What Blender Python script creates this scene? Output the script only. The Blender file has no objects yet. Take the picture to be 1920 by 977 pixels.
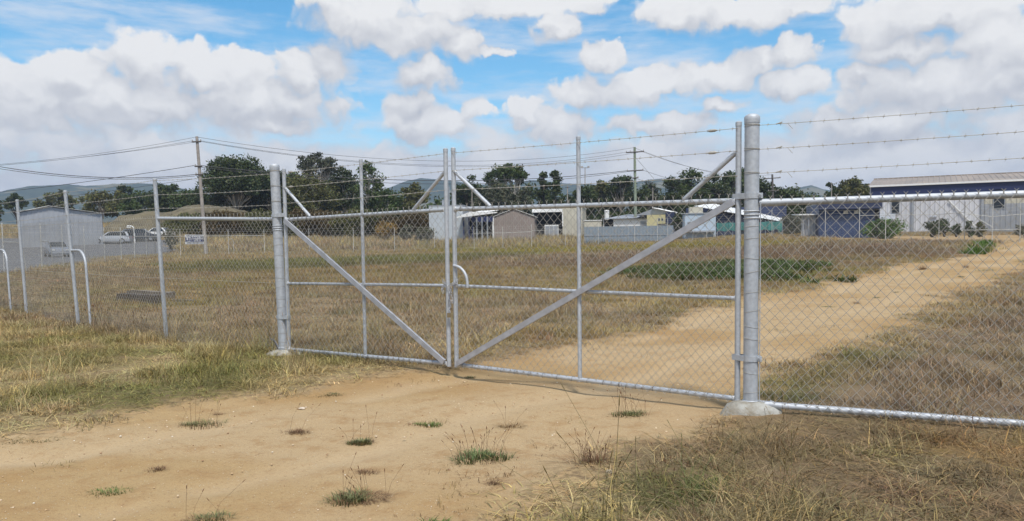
import bpy, math, random
import numpy as np
from mathutils import Vector, Matrix, Euler

SC = bpy.context.scene
COL = SC.collection
random.seed(7)
RNG = np.random.default_rng(7)
R = math.radians

# ------------------------------------------------------------------ camera
F, EYE, PITCH, ROLL = 1440.0, 1.46, math.atan(83 / 1440), 0.012
cam_data = bpy.data.cameras.new("camera")
cam = bpy.data.objects.new("camera", cam_data)
COL.objects.link(cam)
CM = (Matrix.Rotation(R(90) - PITCH, 3, 'X') @ Matrix.Rotation(-ROLL, 3, 'Z'))
cam.matrix_world = Matrix.Translation((0, 0, EYE)) @ CM.to_4x4()
cam_data.sensor_width = 36
cam_data.lens = 36 * F / 1920
cam_data.shift_y = 51.5 / 1920
cam_data.clip_start = 0.05
cam_data.clip_end = 20000
SC.camera = cam

# ------------------------------------------------------------------ light and exposure
SUN_EL, SUN_AZ = R(61), math.atan2(0.22, -0.97)      # azimuth measured from +Y towards +X
sd = Vector((math.sin(SUN_AZ) * math.cos(SUN_EL), math.cos(SUN_AZ) * math.cos(SUN_EL), math.sin(SUN_EL)))
sun_data = bpy.data.lights.new("sun", 'SUN')
sun_data.energy = 3.1
sun_data.angle = R(9)
sun_data.color = (1.0, 0.95, 0.88)
sun = bpy.data.objects.new("sun", sun_data)
COL.objects.link(sun)
sun.rotation_euler = sd.to_track_quat('Z', 'Y').to_euler()
sun.location = (0, 0, 50)
SC.view_settings.view_transform = 'Standard'
SC.view_settings.look = 'None'
SC.view_settings.exposure = 0.42
SC.view_settings.gamma = 1.0
SC.render.engine = 'CYCLES'
SC.cycles.max_bounces = 5
SC.cycles.diffuse_bounces = 2
SC.cycles.glossy_bounces = 2
SC.cycles.transparent_max_bounces = 8
SC.cycles.volume_bounces = 0
SC.cycles.use_denoising = True


def ray(px, py):
    return (CM @ Vector(((px - 960) / F, -(py - 540) / F, -1))).normalized()


# ------------------------------------------------------------------ node helpers
class NT:
    def __init__(s, tree):
        s.t = tree

    def n(s, typ, **kw):
        nd = s.t.nodes.new(typ)
        for k, v in kw.items():
            setattr(nd, k, v)
        return nd

    def put(s, sock, v):
        if v is None:
            return
        if isinstance(v, bpy.types.NodeSocket):
            s.t.links.new(v, sock)
        else:
            sock.default_value = v

    def math(s, op, a, b=None, c=None, clamp=False):
        nd = s.n('ShaderNodeMath', operation=op, use_clamp=clamp)
        s.put(nd.inputs[0], a); s.put(nd.inputs[1], b); s.put(nd.inputs[2], c)
        return nd.outputs[0]

    def vmath(s, op, a, b=None, scale=None):
        nd = s.n('ShaderNodeVectorMath', operation=op)
        s.put(nd.inputs[0], a); s.put(nd.inputs[1], b)
        if scale is not None:
            s.put(nd.inputs['Scale'], scale)
        return nd.outputs['Value'] if op in ('LENGTH', 'DOT_PRODUCT') else nd.outputs[0]

    def comb(s, x, y, z):
        nd = s.n('ShaderNodeCombineXYZ')
        s.put(nd.inputs[0], x); s.put(nd.inputs[1], y); s.put(nd.inputs[2], z)
        return nd.outputs[0]

    def sep(s, v):
        nd = s.n('ShaderNodeSeparateXYZ'); s.put(nd.inputs[0], v)
        return nd.outputs

    def noise(s, vec, scale, detail=4, rough=0.55, lac=2.0, dim='3D', color=False):
        nd = s.n('ShaderNodeTexNoise', noise_dimensions=dim)
        s.put(nd.inputs['Vector'], vec)
        s.put(nd.inputs['Scale'], scale); s.put(nd.inputs['Detail'], detail)
        s.put(nd.inputs['Roughness'], rough); s.put(nd.inputs['Lacunarity'], lac)
        return nd.outputs['Color' if color else 'Fac']

    def ramp(s, v, a, b, lo=0.0, hi=1.0, smooth=True):
        nd = s.n('ShaderNodeMapRange', interpolation_type='SMOOTHSTEP' if smooth else 'LINEAR')
        s.put(nd.inputs[0], v)
        for i, q in enumerate((a, b, lo, hi)):
            s.put(nd.inputs[i + 1], q)
        return nd.outputs[0]

    def mix(s, fac, a, b, mode='MIX'):
        nd = s.n('ShaderNodeMix', data_type='RGBA', blend_type=mode)
        s.put(nd.inputs[0], fac)
        for sock, v in ((nd.inputs[6], a), (nd.inputs[7], b)):
            if isinstance(v, tuple) and len(v) == 3:
                v = (*v, 1)
            s.put(sock, v)
        return nd.outputs[2]


# ------------------------------------------------------------------ sky with cumulus
def az_el(px, py):
    d = ray(px, py)
    return math.atan2(d.x, d.y), math.asin(d.z)


BLOBS = [(140, 150, 78, 46), (270, 122, 76, 56), (380, 132, 70, 52), (450, 138, 60, 50), (560, 135, 64, 48),
         (612, 128, 46, 50), (480, 195, 175, 60), (250, 195, 210, 62), (60, 190, 120, 60), (20, 162, 70, 34),
         (680, 30, 115, 56), (780, 68, 100, 48), (870, 85, 55, 34), (625, 10, 66, 34), (930, 98, 36, 12),
         (795, 140, 52, 29), (860, 8, 80, 24), (960, 12, 120, 28), (1050, 50, 52, 28), (1100, 6, 60, 18),
         (1132, 104, 54, 31), (1290, 22, 94, 44), (1400, 22, 125, 36), (1500, 6, 72, 24),
         (1490, 96, 40, 33), (1440, 122, 54, 30), (1340, 142, 86, 36), (1230, 158, 90, 36), (1110, 178, 92, 34),
         (1480, 156, 66, 32), (770, 200, 64, 33), (800, 232, 120, 42), (895, 202, 40, 30), (975, 208, 42, 30),
         (1050, 240, 90, 42), (1345, 202, 42, 17), (1680, 46, 96, 50), (1770, 26, 150, 42), (1700, 96, 84, 26),
         (1885, 86, 95, 66), (1850, 156, 210, 60), (1700, 175, 130, 50), (1620, 142, 56, 26), (1640, 235, 160, 44),
         (520, 235, 60, 24), (1240, 235, 110, 30)]


def build_world():
    w = bpy.data.worlds.new("World")
    SC.world = w
    w.use_nodes = True
    t = w.node_tree
    t.nodes.clear()
    k = NT(t)
    tc = k.n('ShaderNodeTexCoord').outputs['Generated']
    s = k.sep(tc)
    az = k.math('ARCTAN2', s[0], s[1])
    el = k.math('ARCSINE', k.math('MULTIPLY', s[2], 0.99999))
    P = k.comb(az, el, 0.0)
    half = (0.5, 0.5, 0.5)
    w1 = k.vmath('SUBTRACT', k.noise(P, 22.0, 2, 0.5, color=True, dim='2D'), half)
    w2 = k.vmath('SUBTRACT', k.noise(P, 75.0, 4, 0.6, color=True, dim='2D'), half)
    warp = k.vmath('ADD', k.vmath('MULTIPLY', w1, (0.050, 0.034, 0)), k.vmath('MULTIPLY', w2, (0.014, 0.011, 0)))
    soft = k.noise(k.vmath('MULTIPLY', P, (1, 1.7, 1)), 14.0, 5, 0.58, dim='2D')
    # one group: thickness of the cumulus at a (warped) direction
    g = bpy.data.node_groups.new("cloud_density", 'ShaderNodeTree')
    g.interface.new_socket("Q", in_out='INPUT', socket_type='NodeSocketVector')
    g.interface.new_socket("D", in_out='OUTPUT', socket_type='NodeSocketFloat')
    h = NT(g)
    gi, go = h.n('NodeGroupInput'), h.n('NodeGroupOutput')
    Q = gi.outputs[0]
    cur = None
    for (cx, cy, rx, ry) in BLOBS:
        a, e = az_el(cx, cy)
        nd = h.n('ShaderNodeVectorMath', operation='MULTIPLY_ADD')
        h.put(nd.inputs[0], Q)
        nd.inputs[1].default_value = (F / rx, F / ry, 0)
        nd.inputs[2].default_value = (-a * F / rx, -e * F / ry, 0)
        L = h.vmath('LENGTH', nd.outputs[0])
        if cur is None:
            cur = L
        else:
            nd = h.n('ShaderNodeMath', operation='SMOOTH_MIN')
            h.put(nd.inputs[0], cur); h.put(nd.inputs[1], L); nd.inputs[2].default_value = 0.25
            cur = nd.outputs[0]
    D = h.math('MAXIMUM', h.math('SUBTRACT', 1.03, cur), -1.0)

    def billow(scale, amp):
        vo = h.n('ShaderNodeTexVoronoi', feature='F1', voronoi_dimensions='2D')
        vo.inputs['Scale'].default_value = scale
        h.put(vo.inputs['Vector'], Q)
        return h.math('MULTIPLY', h.math('SUBTRACT', 0.42, vo.outputs['Distance']), amp)
    D = h.math('ADD', D, h.math('ADD', billow(24.0, 0.42), billow(58.0, 0.22)))
    h.put(go.inputs[0], D)

    # the rest of the dome, outside the photographed part, carries the same kind of broken cloud
    far = k.math('MAXIMUM', k.ramp(k.math('ABSOLUTE', az), 0.60, 0.75), k.ramp(el, 0.31, 0.42))
    gen = k.noise(k.vmath('MULTIPLY', P, (1.0, 1.7, 1.0)), 4.0, 5, 0.6, dim='2D')
    gen = k.math('MULTIPLY', k.math('SUBTRACT', gen, 0.49), 5.0)

    def dens(off):
        nd = k.n('ShaderNodeGroup'); nd.node_tree = g
        q = k.vmath('ADD', P, warp)
        k.put(nd.inputs[0], k.vmath('ADD', q, off) if off else q)
        return k.math('ADD', k.math('MULTIPLY', nd.outputs[0], k.math('SUBTRACT', 1.0, far)), k.math('MULTIPLY', gen, far))
    d0 = dens(None)
    d1 = dens((0.004, 0.012, 0))
    d2 = dens((0.010, 0.045, 0))
    lit = k.math('SUBTRACT', d0, d1)
    lit2 = k.math('SUBTRACT', d0, d2)
    sh = k.math('ADD', k.math('MULTIPLY', lit, 0.62), k.math('MULTIPLY', lit2, 0.36))
    sh = k.math('ADD', sh, 0.50, clamp=True)
    sh = k.math('ADD', sh, k.math('MULTIPLY', k.math('SUBTRACT', soft, 0.5), 0.9), clamp=True)
    alpha = k.ramp(d0, -0.09, k.math('ADD', 0.16, k.math('MULTIPLY', k.math('SUBTRACT', 1.0, sh), 0.5)))
    ccol = k.mix(sh, (3.8, 3.95, 4.35), (6.8, 6.8, 6.8))
    # low deck of hazy cloud towards the horizon
    st = k.noise(k.vmath('MULTIPLY', k.vmath('ADD', P, warp), (1.0, 2.3, 1.0)), 8.0, 4, 0.55, dim='2D')
    deck = k.math('ADD', k.ramp(el, 0.185, 0.085), k.math('MULTIPLY', k.math('SUBTRACT', st, 0.5), 1.5))
    deck_a = k.ramp(deck, 0.28, 0.80)
    dcol = k.mix(k.ramp(k.math('ADD', st, k.math('MULTIPLY', k.math('SUBTRACT', soft, 0.5), 0.35)), 0.34, 0.66), (4.75, 4.95, 5.35), (6.2, 6.25, 6.35))
    sky = k.n('ShaderNodeTexSky', sky_type='NISHITA')
    sky.sun_disc = False
    sky.sun_elevation = SUN_EL
    sky.sun_rotation = SUN_AZ
    sky.air_density = 1.0
    sky.dust_density = 0.6
    sky.ozone_density = 1.0
    hs = k.n('ShaderNodeHueSaturation')
    hs.inputs['Saturation'].default_value = 1.42
    hs.inputs['Hue'].default_value = 0.488
    hs.inputs['Value'].default_value = 1.30
    k.put(hs.inputs['Color'], sky.outputs[0])
    # thin high cirrus
    ci = k.noise(k.vmath('MULTIPLY', P, (1.0, 5.0, 1.0)), 5.0, 5, 0.62)
    base = k.mix(k.ramp(ci, 0.40, 0.70, 0.0, 0.75), hs.outputs[0], (5.6, 6.1, 6.8))
    c = k.mix(deck_a, base, dcol)
    c = k.mix(alpha, c, ccol)
    bg = k.n('ShaderNodeBackground')
    bg.inputs['Strength'].default_value = 0.1
    k.put(bg.inputs['Color'], c)
    out = k.n('ShaderNodeOutputWorld')
    k.put(out.inputs['Surface'], bg.outputs[0])


build_world()

# ------------------------------------------------------------------ numpy noise and terrain
_PERM = np.random.default_rng(3).permutation(65536).astype(np.int64)
_VAL = np.random.default_rng(4).random(65536)


def vnoise(x, y, seed=0):
    x = np.asarray(x, float); y = np.asarray(y, float)
    xi = np.floor(x).astype(np.int64); yi = np.floor(y).astype(np.int64)
    fx = x - xi; fy = y - yi
    fx = fx * fx * (3 - 2 * fx); fy = fy * fy * (3 - 2 * fy)

    def h(a, b):
        return _VAL[_PERM[(_PERM[(a + seed * 917) & 65535] + b) & 65535]]
    return ((h(xi, yi) * (1 - fx) + h(xi + 1, yi) * fx) * (1 - fy)
            + (h(xi, yi + 1) * (1 - fx) + h(xi + 1, yi + 1) * fx) * fy)


def fbm(x, y, seed=0, oct=4):
    s, a, tot = 0, 1.0, 0
    for i in range(oct):
        s = s + a * vnoise(np.asarray(x) * 2 ** i + 13.7 * i, np.asarray(y) * 2 ** i + 7.3 * i, seed + i)
        tot += a
        a *= 0.5
    return s / tot


def sstep(a, b, v):
    t = np.clip((np.asarray(v, float) - a) / (b - a), 0, 1)
    return t * t * (3 - 2 * t)


def gz(x, y):
    """height of the ground"""
    x = np.asarray(x, float); y = np.asarray(y, float)
    t = x / np.maximum(y, 5.0)
    s = 0.0105 + 0.0175 * sstep(0.02, 0.40, t)
    yy = np.minimum(y, 130)
    z = s * np.maximum(yy - 8.0, 0) * 1.04
    z = z + 0.075 * np.clip(y - 82, 0, 72) * (1 - sstep(0.10, 0.26, t)) * (0.72 + 0.28 * sstep(-0.2, -0.45, t))
    z = z - 0.030 * np.clip(x - 2.0, 0, 3.5) * sstep(9.0, 6.4, y)
    near = np.clip(1.6 - np.hypot(x, y) / 60, 0.15, 1)
    z = z + (fbm(x * 0.8, y * 0.8, 5, 3) - 0.5) * 0.05 * near + (fbm(x * 4, y * 4, 9, 2) - 0.5) * 0.012 * near
    return z


def gz1(x, y):
    return float(gz(x, y))


def hit(px, py):
    """ground point seen at a pixel of the photograph"""
    d = ray(px, py)
    t, step = 1.0, 0.05
    while t < 400:
        p = Vector((0, 0, EYE)) + d * t
        if p.z <= gz1(p.x, p.y):
            lo, hi = t - step, t
            for _ in range(14):
                m = (lo + hi) / 2
                p = Vector((0, 0, EYE)) + d * m
                if p.z <= gz1(p.x, p.y):
                    hi = m
                else:
                    lo = m
            return p
        step = max(0.05, t * 0.01)
        t += step
    return Vector((0, 0, EYE)) + d * 120


def at(px, py, dist):
    """point on the ray of a pixel, dist metres ahead (world Y)"""
    d = ray(px, py)
    return Vector((0, 0, EYE)) + d * (dist / d.y)


def on(px, dist, py=455):
    """ground point in a pixel column, dist metres ahead"""
    p = at(px, py, dist)
    return Vector((p.x, p.y, gz1(p.x, p.y)))


def poly_sd(x, y, poly):
    """signed distance to a polygon, positive inside"""
    x = np.asarray(x, float); y = np.asarray(y, float)
    best = np.full(x.shape, 1e18); ins = np.zeros(x.shape, bool)
    n = len(poly)
    for i in range(n):
        ax, ay = poly[i][0], poly[i][1]; bx, by = poly[(i + 1) % n][0], poly[(i + 1) % n][1]
        ex, ey = bx - ax, by - ay
        q = np.clip(((x - ax) * ex + (y - ay) * ey) / (ex * ex + ey * ey + 1e-12), 0, 1)
        best = np.minimum(best, (x - ax - q * ex) ** 2 + (y - ay - q * ey) ** 2)
        c = ((ay > y) != (by > y)) & (x < (bx - ax) * (y - ay) / (by - ay + 1e-12) + ax)
        ins ^= c
    return np.where(ins, 1, -1) * np.sqrt(best)


# ------------------------------------------------------------------ object helpers
def tag(o, label=None, cat=None, group=None, kind=None):
    if label: o['label'] = label
    if cat: o['category'] = cat
    if group: o['group'] = group
    if kind: o['kind'] = kind
    return o


def empty(name, loc, label, cat, group=None, rz=0.0):
    o = bpy.data.objects.new(name, None)
    o.empty_display_size = 0.2
    o.location = loc
    o.rotation_euler = (0, 0, rz)
    COL.objects.link(o)
    return tag(o, label, cat, group)


def link(name, me, parent=None, mat=None):
    o = bpy.data.objects.new(name, me)
    COL.objects.link(o)
    if parent is not None:
        o.parent = parent
    if mat is not None:
        me.materials.append(mat)
    return o


class MB:
    """collects shapes; build() links them as ONE mesh object"""

    def __init__(s):
        s.v, s.f, s.n = [], [], 0

    def add(s, verts, faces):
        verts = np.asarray(verts, float).reshape(-1, 3)
        s.v.append(verts)
        b = s.n
        s.f.extend([tuple(i + b for i in f) for f in faces])
        s.n += len(verts)
        return s

    def box(s, x0, x1, y0, y1, z0, z1, M=None):
        v = np.array([(x, y, z) for z in (z0, z1) for y in (y0, y1) for x in (x0, x1)], float)
        if M is not None:
            v = np.array([M @ Vector(p) for p in v])
        return s.add(v, [(0, 2, 3, 1), (4, 5, 7, 6), (0, 1, 5, 4), (2, 6, 7, 3), (0, 4, 6, 2), (1, 3, 7, 5)])

    def tube(s, pts, r, n=10, cap=True):
        P = [Vector(p) for p in pts]
        m = len(P)
        rr = r if hasattr(r, '__len__') else [r] * m
        t0 = (P[1] - P[0]).normalized()
        up = Vector((0, 0, 1)) if abs(t0.z) < 0.9 else Vector((0, 1, 0))
        a = t0.cross(up).normalized()
        V, Fc = [], []
        for i in range(m):
            t = (P[min(i + 1, m - 1)] - P[max(i - 1, 0)]).normalized()
            a = (a - t * a.dot(t)).normalized()
            b = t.cross(a)
            for j in range(n):
                q = 2 * math.pi * j / n
                V.append(P[i] + (a * math.cos(q) + b * math.sin(q)) * rr[i])
        for i in range(m - 1):
            for j in range(n):
                j2 = (j + 1) % n
                Fc.append((i * n + j, i * n + j2, (i + 1) * n + j2, (i + 1) * n + j))
        if cap:
            Fc.append(tuple(range(n - 1, -1, -1)))
            Fc.append(tuple((m - 1) * n + j for j in range(n)))
        return s.add([tuple(v) for v in V], Fc)

    def lathe(s, prof, c=(0, 0, 0), n=24):
        V, Fc = [], []
        for r, z in prof:
            for j in range(n):
                q = 2 * math.pi * j / n
                V.append((c[0] + r * math.cos(q), c[1] + r * math.sin(q), c[2] + z))
        m = len(prof)
        for i in range(m - 1):
            for j in range(n):
                j2 = (j + 1) % n
                Fc.append((i * n + j, i * n + j2, (i + 1) * n + j2, (i + 1) * n + j))
        Fc.append(tuple((m - 1) * n + j for j in range(n)))
        Fc.append(tuple(range(n - 1, -1, -1)))
        return s.add(V, Fc)

    def prism(s, poly, d):
        """polygon (3d points) extruded along vector d"""
        n = len(poly)
        d = Vector(d)
        V = [tuple(Vector(p)) for p in poly] + [tuple(Vector(p) + d) for p in poly]
        Fc = [tuple(range(n - 1, -1, -1)), tuple(range(n, 2 * n))]
        for i in range(n):
            j = (i + 1) % n
            Fc.append((i, j, n + j, n + i))
        return s.add(V, Fc)

    def mesh(s, name, smooth=False):
        me = bpy.data.meshes.new(name)
        V = np.concatenate(s.v) if s.v else np.zeros((0, 3))
        me.from_pydata(V.tolist(), [], s.f)
        if smooth:
            me.polygons.foreach_set("use_smooth", [True] * len(me.polygons))
        me.update()
        return me

    def build(s, name, mat, parent=None, smooth=False, world=False, off=None, kind=None, label=None):
        if world and parent is not None:
            p, o = parent, Vector((0, 0, 0))
            while p is not None:
                o += Vector(p.location)
                p = p.parent
            s.v = [v - np.array(o) for v in s.v]
        o = link(name, s.mesh(name, smooth), parent, mat)
        if smooth:
            try:
                o.data.set_sharp_from_angle(angle=R(42))
            except Exception:
                pass
        if kind: o['kind'] = kind
        if label: o['label'] = label
        return o


def fast_mesh(name, V, quads=None, tris=None):
    me = bpy.data.meshes.new(name)
    V = np.ascontiguousarray(V, np.float32)
    loops, starts, tot = [], [], 0
    if quads is not None and len(quads):
        loops.append(quads.reshape(-1)); starts.append(np.arange(len(quads)) * 4); tot = len(quads) * 4
    if tris is not None and len(tris):
        loops.append(tris.reshape(-1)); starts.append(tot + np.arange(len(tris)) * 3)
    loops = np.concatenate(loops).astype(np.int32); starts = np.concatenate(starts).astype(np.int32)
    me.vertices.add(len(V)); me.vertices.foreach_set("co", V.reshape(-1))
    me.loops.add(len(loops)); me.loops.foreach_set("vertex_index", loops)
    me.polygons.add(len(starts)); me.polygons.foreach_set("loop_start", starts)
    me.update(calc_edges=True)
    return me


def fattr(me, name, data, typ='FLOAT', dom='POINT'):
    a = me.attributes.new(name, typ, dom)
    key = {'FLOAT': 'value', 'INT': 'value', 'FLOAT_VECTOR': 'vector', 'FLOAT_COLOR': 'color'}[typ]
    a.data.foreach_set(key, np.ascontiguousarray(data).reshape(-1))


# ------------------------------------------------------------------ materials
MATS = {}


def mat(name, col, rough=0.6, metal=0.0, var=0.12, nscale=6.0, bump=0.0, bscale=40.0, col2=None, trans=0.0, spec=0.5):
    if name in MATS:
        return MATS[name]
    m = bpy.data.materials.new(name)
    m.use_nodes = True
    t = m.node_tree
    b = t.nodes['Principled BSDF']
    k = NT(t)
    tc = k.n('ShaderNodeTexCoord').outputs['Object']
    n = k.noise(tc, nscale, 5, 0.6)
    lo = tuple(c * (1 - var) for c in col) if col2 is None else col2
    hi = tuple(min(1, c * (1 + var)) for c in col)
    c = k.mix(k.ramp(n, 0.3, 0.7), lo, hi)
    k.put(b.inputs['Base Color'], c)
    k.put(b.inputs['Roughness'], k.ramp(n, 0.2, 0.8, max(0.02, rough - 0.1), min(1, rough + 0.1)))
    b.inputs['Metallic'].default_value = metal
    b.inputs['Specular IOR Level'].default_value = spec
    if bump:
        bn = k.n('ShaderNodeBump')
        bn.inputs['Strength'].default_value = bump
        bn.inputs['Distance'].default_value = 0.02
        k.put(bn.inputs['Height'], k.noise(tc, bscale, 4, 0.6))
        k.put(b.inputs['Normal'], bn.outputs[0])
    MATS[name] = m
    return m


def leaf_mat(name, col, instancer=False, trans=0.25, rough=0.6, sat_var=True):
    """foliage: colour from the tint of the instance (or a fixed one) times a per-blade variation"""
    if name in MATS:
        return MATS[name]
    m = bpy.data.materials.new(name)
    m.use_nodes = True
    t = m.node_tree
    t.nodes.clear()
    k = NT(t)
    bl = k.n('ShaderNodeAttribute', attribute_name='bl').outputs['Color']
    if instancer:
        ti = k.n('ShaderNodeAttribute', attribute_type='INSTANCER', attribute_name='tint').outputs['Color']
    else:
        ti = (*col, 1)
    c = k.mix(1.0, ti, bl, 'MULTIPLY')
    d = k.n('ShaderNodeBsdfPrincipled')
    d.inputs['Roughness'].default_value = rough
    d.inputs['Specular IOR Level'].default_value = 0.25
    k.put(d.inputs['Base Color'], c)
    tr = k.n('ShaderNodeBsdfTranslucent')
    k.put(tr.inputs['Color'], c)
    mx = k.n('ShaderNodeMixShader')
    mx.inputs[0].default_value = trans
    t.links.new(d.outputs[0], mx.inputs[1]); t.links.new(tr.outputs[0], mx.inputs[2])
    o = k.n('ShaderNodeOutputMaterial')
    t.links.new(mx.outputs[0], o.inputs['Surface'])
    MATS[name] = m
    return m


GALV = mat('galvanised_steel', (0.46, 0.485, 0.515), rough=0.62, metal=0.42, var=0.10, nscale=30, bump=0.06, bscale=70)
GALV_DULL = mat('galvanised_bar', (0.42, 0.43, 0.46), rough=0.55, metal=0.5, var=0.12, nscale=12)
WIRE = mat('galvanised_wire', (0.36, 0.345, 0.31), rough=0.6, metal=0.0, var=0.15, nscale=20)
OLDGALV = mat('old_galvanised_steel', (0.58, 0.57, 0.53), rough=0.65, metal=0.25, var=0.12, nscale=5)
LACE = mat('lacing_wire', (0.13, 0.13, 0.14), rough=0.5, metal=0.5)
CONC = mat('concrete', (0.36, 0.36, 0.335), rough=0.95, nscale=7, bump=1.0, bscale=24, spec=0.15, col2=(0.25, 0.225, 0.18))

# ------------------------------------------------------------------ ground, track, yard
def hits(pts):
    return [tuple(hit(*p))[:2] for p in pts]


TRACK = ([(-14, 9.5), (-7, 7.0)] + hits([(0, 815), (120, 795), (280, 770), (400, 750), (560, 738), (700, 708), (850, 684),
         (930, 680), (1010, 654), (1150, 630), (1260, 602), (1380, 560), (1500, 537), (1640, 508), (1700, 494), (1820, 476),
         (1868, 452), (1872, 447)]) + [(36, 55), (52, 56)] +
         hits([(1990, 470), (1920, 503), (1800, 556), (1690, 612), (1560, 652), (1480, 692), (1425, 732), (1392, 776),
               (1350, 800), (1290, 815), (1160, 842), (1060, 880), (1000, 930), (940, 985)]) + [(-0.2, 2.6), (-1.6, -3), (-14, -3)])
SANDYARD = [tuple(on(1560, 58))[:2], tuple(on(1700, 53))[:2], tuple(on(1800, 52))[:2], tuple(on(1880, 50))[:2], tuple(on(2150, 47))[:2],
            tuple(on(2150, 66))[:2], tuple(on(1900, 66))[:2], tuple(on(1700, 66))[:2], tuple(on(1560, 66))[:2]]
YARD = [(-60, 40), tuple(hit(-60, 520))[:2], tuple(hit(60, 508))[:2], tuple(hit(125, 500))[:2], tuple(hit(215, 482))[:2],
        tuple(on(325, 78))[:2], tuple(on(335, 100))[:2], tuple(on(180, 108))[:2], (-110, 110)]
Z_GREEN = hits([(320, 497), (480, 489), (860, 478), (1000, 470), (1010, 480), (860, 494), (560, 506), (350, 513)])
Z_YEL = hits([(780, 465), (1000, 461), (1260, 457), (1500, 455), (1500, 465), (1250, 472), (950, 476), (780, 474)])
Z_PURP = hits([(930, 482), (1150, 472), (1400, 466), (1800, 446), (1800, 478), (1500, 488), (1130, 496), (930, 500)])
Z_WEED = hits([(1050, 515), (1150, 505), (1280, 499), (1530, 496), (1568, 510), (1562, 528), (1490, 536), (1340, 531), (1110, 527)])
Z_CLUMP = hits([(1806, 470), (1830, 458), (1868, 452), (1868, 462), (1840, 476), (1815, 478)])
Z_ORANGE = hits([(1700, 815), (1990, 835), (1990, 905), (1800, 880)])
Z_STRAW = hits([(1330, 1010), (1350, 860), (1400, 812), (1480, 806), (1520, 860), (1540, 1010)])
Z_FGREEN = hits([(1120, 980), (1150, 885), (1260, 868), (1400, 890), (1390, 985)])
Z_RGREEN = hits([(1440, 740), (1500, 690), (1640, 650), (1700, 660), (1600, 712), (1480, 752)])
Z_LGREEN = hits([(60, 770), (230, 690), (330, 730), (440, 742), (280, 768), (90, 800)])
Z_RFIELD = hits([(1490, 765), (1560, 700), (1700, 648), (1920, 540), (2050, 560), (2050, 810), (1700, 792)])
Z_BARE = hits([(1480, 690), (1600, 672), (1700, 690), (1700, 750), (1560, 752)])

C = {'straw': (.43, .345, .18), 'brown': (.31, .235, .125), 'purple': (.26, .20, .15), 'green': (.105, .135, .036),
     'yel': (.27, .235, .07), 'orange': (.36, .19, .07), 'dark': (.04, .068, .022), 'olive': (.235, .212, .075)}
C = {k: np.array(v) for k, v in C.items()}


def lerp(a, b, t):
    return a + (b - a) * np.asarray(t)[:, None]


def fence_side(x, y):
    """>0 on the camera's side of the fence line"""
    fl = np.where(x < -3.1, 10.3 - (x + 3.1) * 0.62, np.where(x < 2.08, 10.3 - (x + 3.1) * 0.707, 6.62 - (x - 2.08) * 0.41))
    return fl - y


def veg(x, y):
    """tint, density 0..1 and height factor of the grass at ground points"""
    n1 = fbm(x * .22, y * .22, 21, 4); n2 = fbm(x * .9, y * .9, 31, 4); n3 = fbm(x * 2.6, y * 2.6, 41, 3)
    out = sstep(-0.3, 0.3, fence_side(x, y))
    col = lerp(np.tile(C['brown'], (len(x), 1)), C['straw'], sstep(.38, .62, n1 * .5 + n3 * .5))
    col = lerp(col, C['olive'], sstep(.50, .66, n2) * .55)
    col = lerp(col, C['purple'], sstep(.46, .6, n1) * .5 * (1 - out))
    ocol = lerp(np.tile(C['straw'], (len(x), 1)), C['olive'], sstep(.36, .58, n2) * .8)
    ocol = lerp(ocol, C['green'], sstep(.54, .70, n2 * .6 + n1 * .4) * .22)
    right = sstep(0.5, 2.0, x)
    ocol = lerp(ocol, C['brown'], right * sstep(.38, .56, n3) * .9)
    col = lerp(col, ocol, out)
    dens = .75 + .25 * sstep(.35, .6, n3)
    n4 = fbm(x * 1.7, y * 1.7, 47, 3)
    h = .40 + 1.15 * sstep(.36, .66, n4)
    dens = dens * (.55 + .45 * sstep(.30, .48, n4))

    def zone(poly, c, amt, soft, noise_amp):
        nonlocal col
        w = sstep(-soft, soft, poly_sd(x, y, poly) + (n2 - .5) * noise_amp) * amt
        col = lerp(col, C[c], w)
        return w
    zone(Z_GREEN, 'green', .62, 1.5, 6)
    zone(Z_YEL, 'yel', .85, 3, 10)
    zone(Z_PURP, 'purple', .8, 3, 9)
    zone(Z_RFIELD, 'purple', .65, .4, 2.0)
    zone(Z_RGREEN, 'green', .55, .3, 1.0)
    zone(Z_LGREEN, 'green', .14, .3, 2.6)
    zone(Z_FGREEN, 'green', .9, .15, .7)
    w = zone(Z_ORANGE, 'orange', .5, .25, 1.0)
    h = h * (1 + .5 * w)
    w = zone(Z_STRAW, 'straw', .85, .15, .5)
    b = sstep(-.3, .3, poly_sd(x, y, Z_BARE) + (n2 - .5) * 1.2)
    dens = dens * (1 - .6 * b)
    col = col * (1 - .20 * out * sstep(.3, 1.2, x))[:, None]
    col = lerp(col, np.array((.20, .145, .085)), out * sstep(.3, 1.2, x) * sstep(.42, .58, fbm(x * 1.5, y * 1.5, 121, 3)) * .7)
    # bank behind the far fence: pale dry grass
    bank = sstep(84, 92, y) * (1 - sstep(.1, .25, x / np.maximum(y, 5)))
    col = lerp(col, C['straw'] * .92, bank * .7)
    return col, dens, h


def masks(x, y):
    wob = (fbm(x * 1.3, y * 1.3, 51, 4) - .5) * 0.9 * np.clip(np.hypot(x, y) / 9, .35, 3) + (vnoise(x * 9, y * 9, 55) - .5) * .14
    tr = poly_sd(x, y, TRACK) + wob
    sy = poly_sd(x, y, SANDYARD) + wob * .6
    yd = poly_sd(x, y, YARD) + wob
    return np.maximum(tr, sy), yd


PATH = [(-9, 4.4)] + hits([(60, 905), (480, 830), (830, 742), (1110, 690), (1390, 606), (1600, 556), (1760, 512), (1880, 474)]) + [(44, 56)]


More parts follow.
